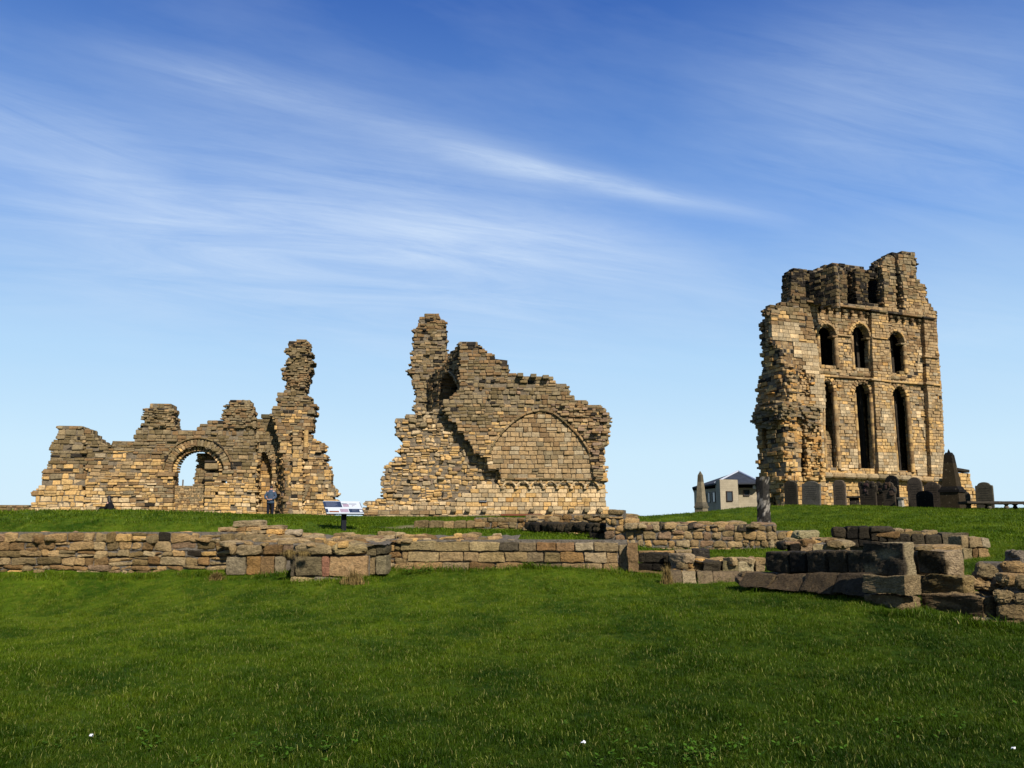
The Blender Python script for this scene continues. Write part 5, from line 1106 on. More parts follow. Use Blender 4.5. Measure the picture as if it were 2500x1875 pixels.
PN = Plane(2384, 11.35, math.radians(-33)); near_masonry(A, K, PN, [(2380, 1590), (2382, 1509), (2446, 1511), (2447, 1413), (2700, 1435), (2760, 1680), (2500, 1630)], .6, rng, cPink, (.10, .24), (.16, .45), prot=.06, rough=.03, rnd=.06, n=9); bed(A, K, PN, 2446, 2700, 1414, .7, 1406, rng, 14, cPink, (.1, .22)); npart('masonry', T, A, K)
T = thing('two_tone_block_stack', 'stacked blocks with a black left side and white right side at the right edge', 'stones', at(2480, 1400, 13.8)); A = Acc()
cornerbox(A, 2487, 13.6, AN, 2444, 2540, 1345, 1377, (.22, .20, .18), rng, .03, .05, 9); cornerbox(A, 2492, 13.5, AN, 2440, 2545, 1377, 1412, (.12, .11, .10), rng, .03, .05, 9); cornerbox(A, 2500, 13.2, AN, 2455, 2560, 1401, 1422, (.48, .46, .42), rng, .02, .04, 9); npart('blocks', T, A)

# ================================================================ GRAVEYARD
rng = np.random.default_rng(91)
def outline(kind, w, h):
    P = []; r = w / 2
    if kind == 'round': top = [(math.cos(t) * r, h - r + math.sin(t) * r) for t in np.linspace(0, math.pi, 15)]
    elif kind == 'camber': top = [(x * r, h - .16 * w * x * x - (.10 * w * max(0, abs(x) - .8) / .2)) for x in np.linspace(1, -1, 13)]
    elif kind == 'shoulder': top = [(r, h * .86), (r * .86, h * .875), (r * .78, h * .93)] + [(x * r, h - .12 * w * x * x) for x in np.linspace(.62, -.62, 9)] + [(-r * .78, h * .93), (-r * .86, h * .875), (-r, h * .86)]
    elif kind == 'scallop': top = [(r, h * .86), (r * .92, h * .89), (r * .78, h * .885), (r * .66, h * .93)] + [(x * r, h - .22 * w * x * x) for x in np.linspace(.55, -.55, 9)] + [(-r * .66, h * .93), (-r * .78, h * .885), (-r * .92, h * .89), (-r, h * .86)]
    elif kind == 'ornate': top = [(r * .86, h * .55), (r, h * .62), (r * 1.02, h * .78), (r * .9, h * .83), (r * .98, h * .9), (r * .7, h * .9), (r * .6, h * .97), (r * .2, h * .94), (0, h), (-r * .25, h * .95), (-r * .55, h * .92), (-r * .75, h * .97), (-r * .98, h * .93), (-r, h * .78), (-r * .9, h * .7), (-r * .86, h * .55)]
    elif kind == 'broken': top = [(r * .8, h * .5), (r, h * .66), (r * .9, h * .78), (r * .6, h * .84), (r * .45, h * .95), (r * .1, h), (-r * .3, h * .93), (-r * .5, h * .98), (-r * .9, h * .9), (-r, h * .7), (-r * .8, h * .5)]
    else: top = [(r, h), (-r, h)]
    bw = .86 if kind in ('ornate',) else (.8 if kind == 'broken' else 1.0)
    return [(-r * bw, -.25)] + [(r * bw, -.25)] + top
def slab(A, pts, th, ax, o, col, bev=.02):
    n = len(pts); c = np.mean(pts, 0); P = np.array(pts); Pi = P + (c - P) / np.maximum(np.linalg.norm(c - P, axis=1, keepdims=True), 1e-6) * bev
    V = []
    for Q, y in ((Pi, th / 2), (P, th / 2 - bev), (P, -th / 2 + bev), (Pi, -th / 2)):
        for x, z in Q: V.append(np.asarray(o) + ax[0] * x + ax[1] * y + ax[2] * z)
    F = [list(range(n)), list(range(3 * n, 4 * n))[::-1]]
    for k in range(3):
        for i in range(n): j = (i + 1) % n; F.append([k * n + i, (k + 1) * n + i, (k + 1) * n + j, k * n + j])
    A.add(V, F, col)
GA = math.radians(-52)   # stones face left of the camera, so their right edges catch the sun
def gframe(ang, roll=0.0, lean=0.0):
    u = np.array([math.cos(ang), math.sin(ang), 0]); n = np.array([math.sin(ang), -math.cos(ang), 0]); z = np.array([0, 0, 1.0])
    c, s = math.cos(roll), math.sin(roll); u2 = u * c + z * s; z2 = -u * s + z * c
    c, s = math.cos(lean), math.sin(lean); return np.array([u2, n * c + z2 * s, z2 * c - n * s])
graves = [
    (1915, 1951, 1174, 1237, 46, 'camber', (.085, .075, .055), .0, 'leftmost gravestone, dark and flat-shouldered, nearest the pillar'),
    (1956, 2007, 1174, 1237, 45.5, 'scallop', (.26, .25, .22), -.04, 'wide pale grey leaning gravestone with a scalloped top'),
    (2035, 2069, 1172, 1239, 45, 'shoulder', (.25, .20, .155), .0, 'plain upright pinkish gravestone standing alone under the first tall window'),
    (2096, 2147, 1173, 1240, 45.2, 'ornate', (.10, .082, .06), .0, 'broad dark carved gravestone with scrolled sides, behind the flat ledger'),
    (2131, 2166, 1176, 1239, 46, 'broken', (.085, .07, .05), .03, 'dark lumpy gravestone crowded behind the broad carved one'),
    (2164, 2199, 1160, 1240, 46.5, 'round', (.018, .017, .015), .0, 'tall jet black round-topped gravestone'),
    (2154, 2193, 1176, 1242, 44.6, 'broken', (.13, .105, .075), -.02, 'ragged carved gravestone in front of the jet black one'),
    (2218, 2257, 1165, 1243, 45, 'round', (.19, .16, .125), .0, 'tall brown-grey round-topped gravestone left of the obelisk'),
    (2238, 2281, 1198, 1246, 44, 'camber', (.028, .025, .02), .0, 'small black square gravestone with flaking face'),
    (2258, 2302, 1176, 1246, 46.5, 'scallop', (.16, .125, .095), .0, 'brown scalloped gravestone half hidden by the tall obelisk'),
    (2344, 2372, 1199, 1247, 47, 'round', (.14, .125, .095), .0, 'round-topped gravestone peeping out right of the tall obelisk'),
    (2385, 2430, 1177, 1250, 46, 'scallop', (.20, .18, .13), .0, 'rightmost gravestone with a curved top, against the sky behind the table tomb')]
for x0, x1, yt, yb, Y, kind, col, roll, lab in graves:
    xm = (x0 + x1) / 2; b0 = at(xm, yb, Y); t0 = at(xm, yt, Y); h = t0[2] - b0[2]
    d = ray(xm, 1240); view = math.atan2(d[0], d[1]); w = (x1 - x0) / F_PX * Y / max(.5, math.cos(GA + view) + .10)
    th = .13; w = max(.4, w * .92); o = thing('gravestone', lab, 'gravestone', b0, 'gravestones on the mound'); ax = gframe(GA, roll, .02)
    A = Acc(); col = tuple(q * .5 for q in col); slab(A, outline(kind, w, h), th, ax, b0, col, .025)
    if kind in ('ornate', 'broken'):
        for k in range(7): rock(A, b0 + ax[0] * rng.uniform(-w * .4, w * .4) + ax[1] * .05 + ax[2] * h * rng.uniform(.55, .88), (rng.uniform(.06, .14), .05, rng.uniform(.06, .14)), ax, tuple(q * rng.uniform(.8, 1.5) for q in col), rng, .02, .04, 5)
    A.build('stone', M['grave'], o)
    A = Acc()
    for k in range(7): # worn inscription lines
        zz_ = h * (.78 - .08 * k); ww = w * rng.uniform(.22, .36); 
        if zz_ > .2: A.box(b0 + ax[1] * (th / 2 + .001) + ax[2] * zz_, (ww, .004, .012), ax, tuple(q * .45 for q in col))
    A.build('inscription', M['grave'], o)
def obelisk(lab, px, Y, yb, tiers, shaft_, apex, ang, c1, c2, nm='obelisk'):
    """tiers: (y_top, y_bot, half width px); shaft_: (y_bot, hw, y_top, hw); apex y"""
    b0 = at(px, yb, Y); o = thing(nm, lab, 'obelisk', b0); u = np.array([math.cos(ang), math.sin(ang), 0]); n = np.array([math.sin(ang), -math.cos(ang), 0]); k = Y / F_PX * 1.03 / (abs(math.cos(ang)) + abs(math.sin(ang)))
    def fr(za, ra, zb, rb, col): 
        V = [b0 * [1, 1, 0] + u * sx * r + n * sy * r + np.array([0, 0, z]) for z, r in ((za, ra), (zb, rb)) for sx, sy in ((-1, -1), (1, -1), (1, 1), (-1, 1))]
        return V, [[0, 1, 2, 3][::-1], [4, 5, 6, 7], [0, 1, 5, 4], [1, 2, 6, 5], [2, 3, 7, 6], [3, 0, 4, 7]]
    Z = lambda y: at(px, y, Y)[2]
    names = ['pedestal', 'pedestal_moulding', 'pedestal_cap']
    for i, (ya, yc, hw, hw2) in enumerate(tiers):
        A = Acc(); V, F = fr(Z(yc) - (.2 if i == 0 else 0), hw * k, Z(ya), hw2 * k, c1); A.add(V, F, c1 if i == 0 else c2); A.build(names[i], M['grave'], o)
    A = Acc(); yb_, hb, yt_, ht = shaft_; N = 8
    for i in range(N):
        a, c = i / N, (i + 1) / N; V, F = fr(Z(yb_) + (Z(yt_) - Z(yb_)) * a, (hb + (ht - hb) * a) * k, Z(yb_) + (Z(yt_) - Z(yb_)) * c, (hb + (ht - hb) * c) * k, c1)
        A.add(V, F[2:], tuple(q * (1 if a < .72 else .45) for q in c1))
    A.build('shaft', M['grave'], o)
    A = Acc(); V, F = fr(Z(yt_), ht * k, Z(apex[0]), apex[1] * k, c2); A.add(V, F, c2)
    if len(apex) > 2: V, F = fr(Z(apex[0]), apex[3] * k, Z(apex[2]), .15 * k, c2); A.add(V, F, c2)
    A.build('tip', M['grave'], o); return o
obelisk('tall dark stone obelisk on a square pedestal, right of the tower base', 2329, 42.5, 1250, [(1202, 1250, 30, 29), (1196, 1202, 33, 33), (1188, 1196, 30, 25)], (1188, 23, 1112, 12.5), (1105, 8, 1096, 4), math.radians(-47), (.040, .030, .015), (.009, .008, .007))
obelisk('small stone obelisk on a plinth in front of the modern building', 1713.5, 50, 1262, [(1240, 1262, 15, 15), (1236, 1240, 17.5, 17.5), (1226, 1236, 16, 13)], (1226, 12, 1160, 6.2), (1150, .3), math.radians(-47), (.26, .23, .16), (.13, .12, .09))
# inscription on the tall obelisk's lit face
# table tombs, pedestal, ledgers
b0 = at(2427, 1249, 41); tt = thing('table_tomb', 'long flat table tomb slab on baluster legs, running out of the right edge', 'tomb', b0)
axT = gframe(math.radians(-3)); A = Acc(); zt2 = at(2427, 1225, 41)[2]; rock(A, [at(2445, 1228, 41)[0], 41, zt2 - .05], (1.85, .45, .06), axT, (.05, .045, .035), rng, .008, .02, 12); A.build('tomb_top', M['grave'], tt)
for lx, dy in ((2372, .25), (2410, -.2), (2419, .3), (2450, -.25), (2487, .28), (2500, -.2), (2530, .2)):
    A = Acc(); q = at(lx, 1240, 41); q[1] += dy; zz0 = g1(q[0], q[1]) - .1; zz1 = zt2 - .1
    for (ta, ra, tb, rb) in ((0, .10, .12, .10), (.12, .06, .3, .07), (.3, .07, .55, .12), (.55, .12, .8, .07), (.8, .07, .9, .13), (.9, .14, 1, .14)):
        tube(A, (q[0], q[1], zz0 + (zz1 - zz0) * ta), (q[0], q[1], zz0 + (zz1 - zz0) * tb), ra, rb, 10, (.16, .145, .11) if dy < 0 else (.05, .045, .036))
    A.build('leg', M['grave'], tt)
b0 = at(2085, 1238, 47); t2 = thing('table_tomb', 'small low black table tomb left of the broad carved gravestone', 'tomb', b0); A = Acc(); rock(A, at(2086, 1214, 47), (.40, .5, .05), gframe(GA + .5), (.03, .028, .022), rng, .006, .02, 8); A.build('tomb_top', M['grave'], t2)
A = Acc(); rock(A, at(2086, 1227, 47), (.26, .35, .28), gframe(GA + .5), (.035, .03, .025), rng, .01, .03, 8); A.build('tomb_chest', M['grave'], t2)
b0 = at(2200, 1242, 43.8); t3 = thing('stone_pedestal', 'small white-sided stone pedestal with a spreading cap, beside the black gravestone', 'pedestal', b0); A = Acc(); ax = gframe(GA)
rock(A, at(2200, 1230, 43.8), (.11, .11, .27), ax, (.42, .41, .36), rng, .004, .015, 8); A.build('shaft', M['grave'], t3); A = Acc(); rock(A, at(2200, 1216, 43.8), (.17, .17, .05), ax, (.16, .15, .12), rng, .004, .02, 8); A.build('cap', M['grave'], t3)
for (xa, xb, y, Y, lab, cc) in ((2092, 2171, 1242, 43.5, 'flat pale ledger stone in front of the broad carved gravestone', (.26, .24, .16)), (2181, 2212, 1246, 43, 'square stone base under the small pedestal', (.24, .21, .14)), (2224, 2300, 1248, 43, 'narrow stone kerb in the grass left of the tall obelisk', (.25, .22, .14))):
    b0 = at((xa + xb) / 2, y + 3, Y); o = thing('ledger_stone', lab, 'grave slab', b0, 'flat stones in front of the graves'); A = Acc(); w = (xb - xa) / F_PX * Y / 2
    rock(A, b0 + [0, .2, .06], (w, .3, .09), gframe(math.radians(-3)), cc, rng, .008, .02, 10); A.build('slab', M['grave'], o)
# standing pillar
b0 = at(1865, 1279, 27.5); o = thing('standing_pillar', 'tall rough weathered stone pillar, black and white streaked, on the rubble wall end', 'pillar', b0); A = Acc()
zs_ = [1282, 1262, 1240, 1215, 1190, 1164]; hw = [19, 17.5, 16.5, 16.5, 17, 17.5]; cxs = [1866, 1865, 1864, 1863.5, 1862, 1861]
rings = []; n = 20; V = []; C = []
for j in range(26):
    t = j / 25 * (len(zs_) - 1); k = min(int(t), len(zs_) - 2); f = t - k; y = zs_[k] * (1 - f) + zs_[k + 1] * f; w = (hw[k] * (1 - f) + hw[k + 1] * f) / F_PX * 27.5; cx = cxs[k] * (1 - f) + cxs[k + 1] * f; c = at(cx, y, 27.5)
    for i in range(n):
        a = 2 * math.pi * i / n; s4 = (abs(math.cos(a)) ** 5 + abs(math.sin(a)) ** 5) ** (-1 / 5); rr = w * .76 * s4 * (1 + .05 * math.sin(a * 5 + y * .3) + rng.uniform(-.02, .02)); an = a - .9
        V.append(c + np.array([math.cos(an) * rr, math.sin(an) * rr, 0]))
        g = .27 if vn(a * 2.2, y * .12, 2.0) > (.15 if j < 18 else .55) else .035
        g *= rng.uniform(.7, 1.2); C.append((g, g * .97, g * .9))
F = [[j * n + i, j * n + (i + 1) % n, (j + 1) * n + (i + 1) % n, (j + 1) * n + i] for j in range(25) for i in range(n)] + [list(range(25 * n, 26 * n))]
A.add(V, F, np.array(C)); A.build('shaft', M['grave'], o); A = Acc(); rock(A, at(1866, 1284, 27.3), (.32, .3, .10), PA.ax, (.24, .18, .13), rng, .03, .06, 8); A.build('footing', M['near'], o)

# ================================================================ BUILDING BEHIND THE MOUND
HS = 1.36; bY = 75 * HS; b0 = at(1770, 1262, bY); HB = thing('visitor_building', 'modern pale block building with a dark hipped slate roof, behind the mound', 'building', b0)
def PXY(px, Y): Y = Y * HS; d = ray(px, 1276.5); return np.array([d[0] / d[1] * Y, Y])
def prism(A, foot, z0, z1, col=(1, 1, 1)):
    n = len(foot); V = [(x, y, z0) for x, y in foot] + [(x, y, z1) for x, y in foot]; A.add(V, [[i, (i + 1) % n, n + (i + 1) % n, n + i] for i in range(n)] + [list(range(n))[::-1], list(range(n, 2 * n))], col)
zg = -2.0; ze = at(1720, 1191, 74 * HS)[2]; zbay = at(1780, 1169.5, 70 * HS)[2]
c0, c1_, c2_, c3 = PXY(1697, 80), PXY(1756, 73.0), PXY(1749, 73.5), PXY(1763, 70.5)
A = Acc(); prism(A, [PXY(1697, 80), PXY(1757, 73.6), PXY(1900, 73.4), PXY(1900, 88), PXY(1700, 92)], zg, ze - .02); A.build('wall', M['brickpale'], HB)
A = Acc(); prism(A, [PXY(1750, 73.4), PXY(1761.5, 70.5), PXY(1805, 71.2), PXY(1806, 73.39)], zg, zbay); A.build('bay', M['brickpale'], HB)
zr = at(1808, 1151, 80 * HS)[2]; ap = np.array([*PXY(1808, 80), zr])
A = Acc(); ev = [PXY(1693, 80.4), PXY(1750, 72.7), PXY(1862, 72.4), PXY(1905, 80), PXY(1890, 92), PXY(1700, 93)]
zev = [at(1695, 1189, 80 * HS)[2]] + [at(1762, 1179, 72.7 * HS)[2]] + [at(1858, 1164, 72.4 * HS)[2]] + [ze + .5] * 3; zev = [zev[0], zev[0] + .05, zev[0] + .1, ze, ze, ze]
n = len(ev); V = [(x, y, z) for (x, y), z in zip(ev, zev)] + [(x, y, z - .18) for (x, y), z in zip(ev, zev)] + [tuple(ap)]
A.add(V, [[i, (i + 1) % n, 2 * n] for i in range(n)] + [[n + i, n + (i + 1) % n, (i + 1) % n, i] for i in range(n)] + [list(range(n, 2 * n))[::-1]], (1, 1, 1)); rf = A.build('roof', M['slate'], HB)
for i in (1, 2): A = Acc(); tube(A, np.array([*ev[i], zev[i] + .04]), ap + [0, 0, .05], .13, .13, 6); A.build('ridge', M['lead'], rf)
def hwin(xa, xb, ya, yb, Ya, Yb):
    a, c = PXY(xa, Ya), PXY(xb, Yb); zt, zb2 = at(xa, ya, Ya * HS)[2], at(xa, yb, Ya * HS)[2]; dd = c - a; L = np.linalg.norm(dd); u = np.array([dd[0] / L, dd[1] / L, 0]); nn = np.array([u[1], -u[0], 0]); ax = np.array([u, nn, [0, 0, 1]]); c3_ = np.array([(a[0] + c[0]) / 2, (a[1] + c[1]) / 2, (zt + zb2) / 2]); h = (zt - zb2) / 2
    A = Acc(); 
    for (du, dz, hu, hz) in ((-L / 2, 0, .05, h + .05), (L / 2, 0, .05, h + .05), (0, h, L / 2 - .05, .05), (0, -h, L / 2 - .05, .05)): A.box(c3_ + u * du + nn * .05 + np.array([0, 0, dz]), (hu, .07, hz), ax, (1, 1, 1))
    f = A.build('window', M['frame'], HB); A = Acc(); A.box(c3_ + nn * .02, (L / 2 - .05, .03, h - .05), ax, (1, 1, 1)); A.build('pane', M['glass'], f)
yv = lambda px: 80 + (73.6 - 80) * (px - 1697) / (1757 - 1697)
hwin(1728.5, 1737, 1203, 1227, yv(1728.5) - .02, yv(1737) - .02); hwin(1742, 1750, 1202, 1226, yv(1742) - .02, yv(1750) - .02); hwin(1776, 1790, 1200, 1223, 70.7, 70.95); hwin(1819, 1832, 1197, 1210, 73.5, 73.48)
A = Acc(); q = at(1841, 1189, 73.3 * HS); A.box(q, (.14, .1, .2), PA.ax, (1, 1, 1)); A.build('wall_lamp', M['lead'], HB)
# two thin posts seen through the left ruin's arch
for i, (x, y0, w, lab) in enumerate(((426.5, 1172, .045, 'thin grey post seen through the ruin arch, left of the pair'), (447, 1171, .06, 'thicker grey post seen through the ruin arch, right of the pair'))):
    q = at(x, y0, 66); zg_ = g1(q[0], 66) - .3; o = thing('post', lab, 'post', (q[0], 66, zg_), 'posts beyond the arch'); A = Acc(); tube(A, (q[0], 66, zg_), q - [0, 0, .03], w, w, 8); A.build('shaft', M['wood'], o); A = Acc(); tube(A, q - [0, 0, .03], q, w * 1.15, w * .8, 8); A.build('cap', M['wood'], o)

# ================================================================ INFORMATION PANEL
Yp = 23.6; pb = at(838, 1298, Yp); LP = thing('information_panel', 'white and navy tilted information panel on a black post beside the low wall', 'sign', pb)
ct = at(838.5, 1239, Yp); beta = math.radians(27); r_ = np.array([math.cos(beta), math.sin(beta), 0]); dn = np.array([math.sin(beta), -math.cos(beta), 0]); ti = math.radians(36)
up = -dn * math.cos(ti) + np.array([0, 0, 1]) * math.sin(ti); nrm = np.cross(r_, up); axP = np.array([r_, up, nrm]); W_, H_ = .53, .30
A = Acc(); zpt = (ct - up * .05)[2]; A.box([pb[0], pb[1] + .02, (pb[2] - .3 + zpt) / 2], (.065, .045, (zpt - pb[2] + .3) / 2), gframe(beta), (1, 1, 1)); A.build('post', M['black'], LP)
A = Acc(); A.box(ct - nrm * .022, (W_, H_, .014), axP, (1, 1, 1)); A.build('back_plate', M['black'], LP)
A = Acc(); A.box(ct, (W_, H_, .008), axP, (1, 1, 1)); pnl = A.build('panel_face', M['white'], LP)
def pbox(name, x0, x1, y0, y1, mat, lift, parent=LP):   # panel coordinates 0..1 from top left
    A = Acc(); A.box(ct + r_ * (W_ * (x0 + x1 - 1)) + up * (H_ * (1 - y0 - y1)) + nrm * (.008 + lift), (W_ * (x1 - x0), H_ * (y1 - y0), .001), axP, (1, 1, 1)); return A.build(name, M[mat], parent)
tb = pbox('text_block', .0, .47, .04, .50, 'navy', .002)
def lines(name, x0, x1, ys2, mat, parent, hh=.02):
    A = Acc()
    for i, y in enumerate(ys2):
        xe = x1 - (.08 if i % 3 == 1 else .02); A.box(ct + r_ * (W_ * (x0 + xe - 1)) + up * (H_ * (1 - 2 * y)) + nrm * .0125, (W_ * (xe - x0), H_ * hh, .0008), axP, (1, 1, 1))
    A.build(name, M[mat], parent)
lines('text_lines', .05, .38, [.12, .18, .24, .30, .36, .42], 'txt', tb)
pbox('side_band', .985, 1.0, .10, .52, 'navy', .002); sp_ = pbox('site_plan', .50, .66, .22, .46, 'pinkp', .002); pbox('timeline', .68, .88, .21, .26, 'txt', .002); pbox('timeline', .48, .62, .20, .24, 'navy', .0035)
lines('text_lines', .74, .84, [.36, .42], 'pinkp', LP, .025)
pbox('photo_strip', .62, 1.0, .63, .92, 'navy', .002); pbox('photo_strip', .0, .06, .63, .92, 'navy', .002); pbox('photo', .38, .60, .64, .90, 'pinkp', .002); pbox('photo', .08, .34, .80, .91, 'rust', .002); pbox('photo', .90, .98, .70, .88, 'white', .005); lines('text_lines', .70, .88, [.70, .76, .82], 'txt', LP, .018)

# ================================================================ PEOPLE
def skinned(name, verts, edges, radii, mat, parent, lv=2):
    me = bpy.data.meshes.new(name); me.from_pydata([tuple(v) for v in verts], edges, []); o = bpy.data.objects.new(name, me); scene.collection.objects.link(o); o.parent = parent
    md = o.modifiers.new('skin', 'SKIN'); md.use_smooth_shade = True
    sv = me.skin_vertices[0].data
    for i, r in enumerate(radii): sv[i].radius = (r, r) if not isinstance(r, tuple) else r
    sv[0].use_root = True; sb = o.modifiers.new('sub', 'SUBSURF'); sb.levels = lv; sb.render_levels = lv; me.materials.append(mat); return o
def loft(A, rings, col=(1, 1, 1), n=18):
    V = []
    for (cx, cy, cz, rx, ry) in rings:
        for i in range(n): a = 2 * math.pi * i / n; V.append((cx + math.cos(a) * rx, cy + math.sin(a) * ry, cz))
    F = [[j * n + i, j * n + (i + 1) % n, (j + 1) * n + (i + 1) % n, (j + 1) * n + i] for j in range(len(rings) - 1) for i in range(n)] + [list(range(n))[::-1], list(range((len(rings) - 1) * n, len(rings) * n))]
    A.add(V, F, col)
def smooth_part(A, name, mat, parent):
    o = A.build(name, mat, None, smooth=True); o.parent = parent
    s = o.modifiers.new('sub', 'SUBSURF'); s.levels = s.render_levels = 1; return o
mY = 47.6; mt = at(662.5, 1188, mY); mg = g1(mt[0], mY); Hm = mt[2] - mg; k = Hm / 1.78
man = thing('person', 'person in a slate blue jacket seen from behind, hands clasped behind the back', 'person', (mt[0], mY, mg - .01)); k *= 1.05; man.scale = (k, k, k)
# faces +Y (away); -Y is the back
bv = [(0, 0, .94), (0, -.01, 1.15), (0, 0, 1.38), (0, .01, 1.50), (0, .02, 1.58), (0, .03, 1.68),
      (-.11, 0, .88), (-.12, .01, .48), (-.12, -.01, .09), (-.13, .10, .05), (.11, 0, .88), (.12, .02, .48), (.12, -.01, .09), (.13, .11, .05),
      (-.19, -.01, 1.42), (-.29, -.06, 1.16), (-.13, -.20, .98), (-.05, -.23, .95), (.19, -.01, 1.42), (.29, -.06, 1.16), (.13, -.19, .98), (.05, -.22, .97)]
be = [(0, 1), (1, 2), (2, 3), (3, 4), (4, 5), (0, 6), (6, 7), (7, 8), (8, 9), (0, 10), (10, 11), (11, 12), (12, 13), (2, 14), (14, 15), (15, 16), (16, 17), (2, 18), (18, 19), (19, 20), (20, 21)]
br = [(.14, .11), (.14, .10), (.16, .10), .06, .085, .085, .085, .062, .042, .035, .085, .062, .042, .035, .06, .047, .032, .03, .06, .047, .032, .03]
skinned('body', bv, be, br, M['skin'], man)
A = Acc(); loft(A, [(0, 0, .72, .215, .15), (0, -.01, .80, .225, .16), (0, -.01, .98, .215, .15), (0, 0, 1.15, .205, .14), (0, 0, 1.32, .225, .14), (0, 0, 1.42, .215, .12), (0, .0, 1.49, .12, .09), (0, .01, 1.53, .075, .075)]); smooth_part(A, 'jacket', M['jacket'], man)
for s in (-1, 1):
    skinned('sleeve', [(s * .17, 0, 1.42), (s * .235, -.02, 1.30), (s * .315, -.07, 1.14), (s * .23, -.15, 1.03), (s * .12, -.195, .985)], [(0, 1), (1, 2), (2, 3), (3, 4)], [.095, .085, .075, .064, .050], M['jacket'], man)
    skinned('trouser_leg', [(s * .10, 0, .92), (s * .125, .01, .70), (s * .13, .015, .46), (s * .125, -.005, .08)], [(0, 1), (1, 2), (2, 3)], [.12, .105, .085, .075], M['trouser'], man)
    skinned('shoe', [(s * .125, -.05, .045), (s * .13, .05, .045), (s * .14, .16, .035)], [(0, 1), (1, 2)], [.05, .048, .038], M['shoe'], man)
    for f in range(5): # fingers wrapped round the other hand
        x0 = s * .055; z0 = .995 - f * .017 if f < 4 else 1.01; x1_ = -s * (.015 + .008 * (f % 2)) if f < 4 else s * .02
        skinned('finger', [(x0, -.225, z0), ((x0 + x1_) / 2, -.255, z0 - .004), (x1_, -.25, z0 - .008)], [(0, 1), (1, 2)], [.010, .009, .008], M['skin'], man, 1)
A = Acc(); loft(A, [(0, .005, 1.575, .05, .04), (0, .01, 1.61, .082, .08), (0, .02, 1.68, .094, .098), (0, .025, 1.735, .085, .09), (0, .03, 1.772, .045, .05)]); smooth_part(A, 'hair', M['hair'], man)
for s in (-1, 1): A = Acc(); loft(A, [(s * .093, .03, 1.615, .008, .014), (s * .098, .03, 1.64, .013, .02), (s * .096, .03, 1.665, .01, .014)], n=8); smooth_part(A, 'ear', M['skin'], man)
# seated woman, facing left
wY = 45.6; wt = at(266.5, 1211.5, wY); wg = g1(wt[0] + .05, wY); Hw = wt[2] - wg; k = Hw / .90 * 1.08
wom = thing('person', 'person with long dark hair in a black coat sitting on the grass bank, facing left', 'person', (wt[0], wY, wg - .02)); wom.scale = (k, k, k)
wv = [(.12, 0, .12), (.10, 0, .34), (.05, 0, .54), (.01, 0, .64), (-.01, 0, .70), (-.02, 0, .78), (-.12, -.09, .16), (-.30, -.10, .34), (-.42, -.10, .06), (-.50, -.10, .04), (-.12, .09, .16), (-.30, .10, .32), (-.42, .10, .06), (-.50, .10, .04),
      (.02, -.15, .50), (-.05, -.19, .30), (-.18, -.16, .20), (-.23, -.14, .19), (.02, .15, .50), (-.05, .19, .30), (-.2, .12, .24), (-.25, .10, .23)]
we = [(0, 1), (1, 2), (2, 3), (3, 4), (4, 5), (0, 6), (6, 7), (7, 8), (8, 9), (0, 10), (10, 11), (11, 12), (12, 13), (2, 14), (14, 15), (15, 16), (16, 17), (2, 18), (18, 19), (19, 20), (20, 21)]
wr = [(.14, .13), (.11, .12), (.10, .13), .05, .07, .08, .085, .06, .045, .035, .085, .06, .045, .035, .05, .04, .03, .025, .05, .04, .03, .025]
skinned('body', wv, we, wr, M['skin'], wom)
A = Acc(); loft(A, [(.16, 0, .0, .25, .22), (.15, 0, .12, .235, .215), (.12, 0, .28, .19, .20), (.08, 0, .44, .15, .185), (.05, 0, .56, .11, .15), (.02, 0, .64, .07, .08)]); smooth_part(A, 'coat', M['cloak'], wom)
skinned('sleeve', [(.03, -.15, .52), (-.02, -.19, .34), (-.12, -.18, .24)], [(0, 1), (1, 2)], [.065, .06, .05], M['cloak'], wom); skinned('sleeve', [(.03, .15, .52), (-.02, .19, .34), (-.12, .16, .26)], [(0, 1), (1, 2)], [.065, .06, .05], M['cloak'], wom)
skinned('trouser_leg', [(0, -.09, .12), (-.18, -.10, .27), (-.30, -.10, .33), (-.38, -.10, .14)], [(0, 1), (1, 2), (2, 3)], [.10, .085, .07, .06], M['cloak'], wom); skinned('trouser_leg', [(0, .09, .12), (-.18, .10, .27), (-.30, .10, .31), (-.38, .10, .14)], [(0, 1), (1, 2), (2, 3)], [.10, .085, .07, .06], M['cloak'], wom)
A = Acc(); loft(A, [(-.11, -.02, .08, .06, .12), (-.10, -.02, .22, .07, .13), (-.06, -.02, .38, .06, .12), (-.05, 0, .50, .04, .08)]); smooth_part(A, 'white_shirt', M['cream'], wom)
A = Acc(); loft(A, [(.13, 0, .30, .06, .13), (.10, 0, .42, .09, .14), (.06, 0, .56, .10, .12), (.03, 0, .68, .095, .10), (.01, 0, .78, .095, .095), (.0, 0, .86, .07, .07), (0, 0, .895, .03, .03)]); smooth_part(A, 'hair', M['hair'], wom)

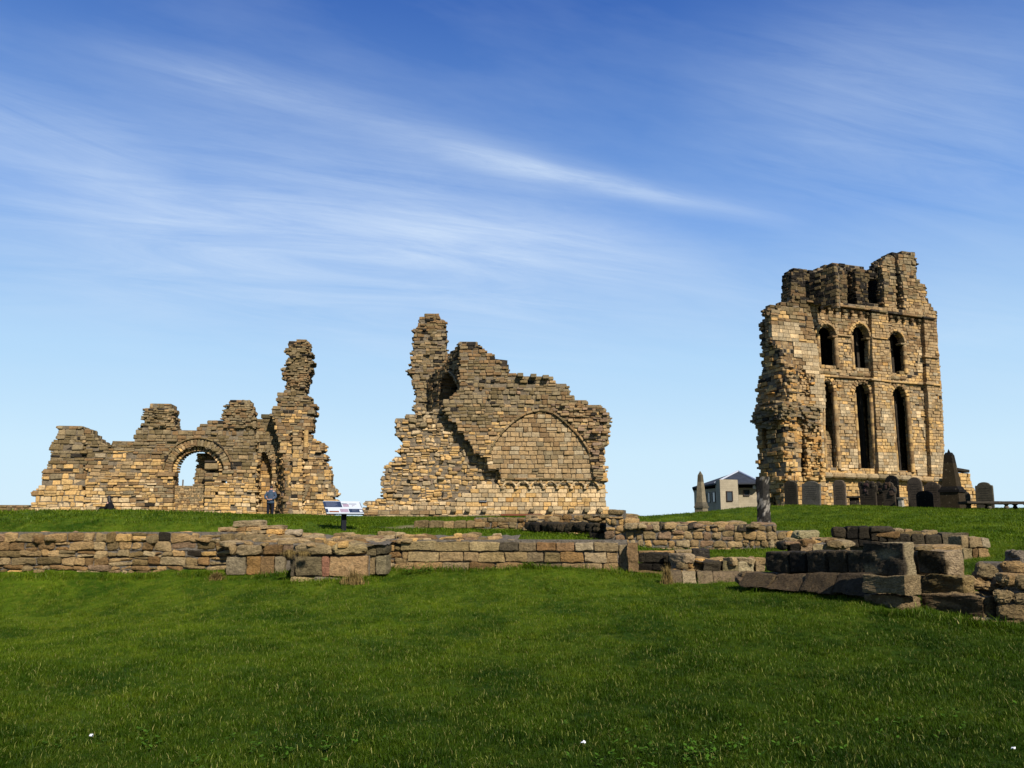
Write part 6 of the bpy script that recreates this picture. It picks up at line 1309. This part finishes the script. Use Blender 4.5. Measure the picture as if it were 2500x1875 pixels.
# ================================================================ SMALL PLANTS AND SCRAPS
rng = np.random.default_rng(113)
def blades(A, c, n, h, spread, wd, lean=.5, down=False):
    for _ in range(n):
        a = rng.uniform(0, 6.283); r = spread * abs(rng.normal()) * .5; b = np.asarray(c) + [math.cos(a) * r, math.sin(a) * r * .5, rng.uniform(-.03, .02)]; hh = h * rng.uniform(.3, 1.15) * max(.25, 1 - .5 * r / spread); t = rng.uniform(0, 6.283); L = hh * lean * rng.uniform(.2, 1.2)
        d = np.array([math.cos(t), math.sin(t), 0]); w = np.array([-d[1], d[0], 0]) * wd
        tip = b + d * L * 1.0 + [0, 0, hh * (1 if not down else .1)]; mid = b + d * L * .3 + [0, 0, hh * .65]
        if down: mid = b + d * L * .6 + [0, 0, hh * .35]; tip = b + d * L + [0, 0, -hh * .5]
        A.add([b - w, b + w, mid + w * .8, mid - w * .8, tip], [[0, 1, 2, 3], [3, 2, 4]], (1, 1, 1))
def plant(name, lab, cat, px, py, Y, mat, n, h, sp, wd, lean=.5, down=False, grp=None):
    c = at(px, py, Y); gg = g1(c[0], c[1]); c[2] = gg if abs(c[2] - gg) < .3 else c[2]; o = thing(name, lab, cat, c, grp); A = Acc(); blades(A, c, n, h, sp, wd, lean, down); A.build('blades', M[mat], o)
plant('dry_grass_tuft', 'dry brown grass tuft hanging from the buttress coping, left of two', 'plant', 706, 1352, 18.3, 'drygrass', 260, .26, .16, .006, .7, True, 'dry tufts on the buttress')
plant('dry_grass_tuft', 'small dry tuft on the worn coping of the buttress, right of two', 'plant', 742, 1352, 18.2, 'drygrass', 160, .18, .12, .006, .8, True, 'dry tufts on the buttress')
plant('dry_grass_tuft', 'wide tuft of brown grass at the foot of the buttress', 'plant', 862, 1421, 18.0, 'drygrass', 420, .34, .30, .006, .6, False, 'dry tufts on the buttress')
plant('dry_grass_tuft', 'straw-coloured tuft growing against the dark block bench', 'plant', 1629, 1404, 17.3, 'drygrass', 320, .42, .12, .006, .35)
plant('dry_moss_clump', 'dead brown grass heaped at the joint of rubble wall and buttress', 'plant', 530, 1406, 19.3, 'drygrass', 420, .2, .22, .006, 1.2)
for i, (x, y, w, lab) in enumerate(((1003, 1398, .20, 'smaller dark green weed at the foot of the dressed block wall'), (1040, 1397, .26, 'larger bright green leafy weed at the foot of the dressed block wall'))):
    c = at(x, y, 19.0); o = thing('leafy_weed', lab, 'plant', c, 'weeds at the wall foot'); A = Acc()
    for _ in range(110):
        b = c + [rng.normal() * w * .55, rng.normal() * .08, abs(rng.normal()) * .09]; t = rng.uniform(0, 6.28); l = rng.uniform(.03, .06); d = np.array([math.cos(t), math.sin(t), rng.uniform(-.2, .6)]) * l; s_ = np.array([-math.sin(t), math.cos(t), rng.uniform(-.3, .3)]) * l * .4
        A.add([b, b + d * .5 + s_, b + d, b + d * .5 - s_], [[0, 1, 2, 3]], (1, 1, 1))
    A.build('leaves', M['leafgreen'], o)
for x, y, r, lab in ((219, 1812, .016, 'white feather-like scrap lying in the lower left of the lawn'), (1425, 1826, .012, 'tiny white scrap in the grass near the bottom centre'), (2477, 1849, .012, 'tiny white scrap in the bottom right corner of the lawn')):
    d = ray(x, y); t = -EYE / d[2]; c = np.array([d[0] * t, d[1] * t, 0]); c[2] = g1(c[0], c[1]) + .05; o = thing('white_scrap', lab, 'litter', c); A = Acc()
    for j in range(3): rock(A, c + rng.uniform(-r, r, 3) * [1, 1, .3], (r * .7, r * .4, r * .25), gframe(rng.uniform(0, 3)), (1, 1, 1), rng, .003, .004, 3, .006)
    A.build('scrap', M['litter'], o)
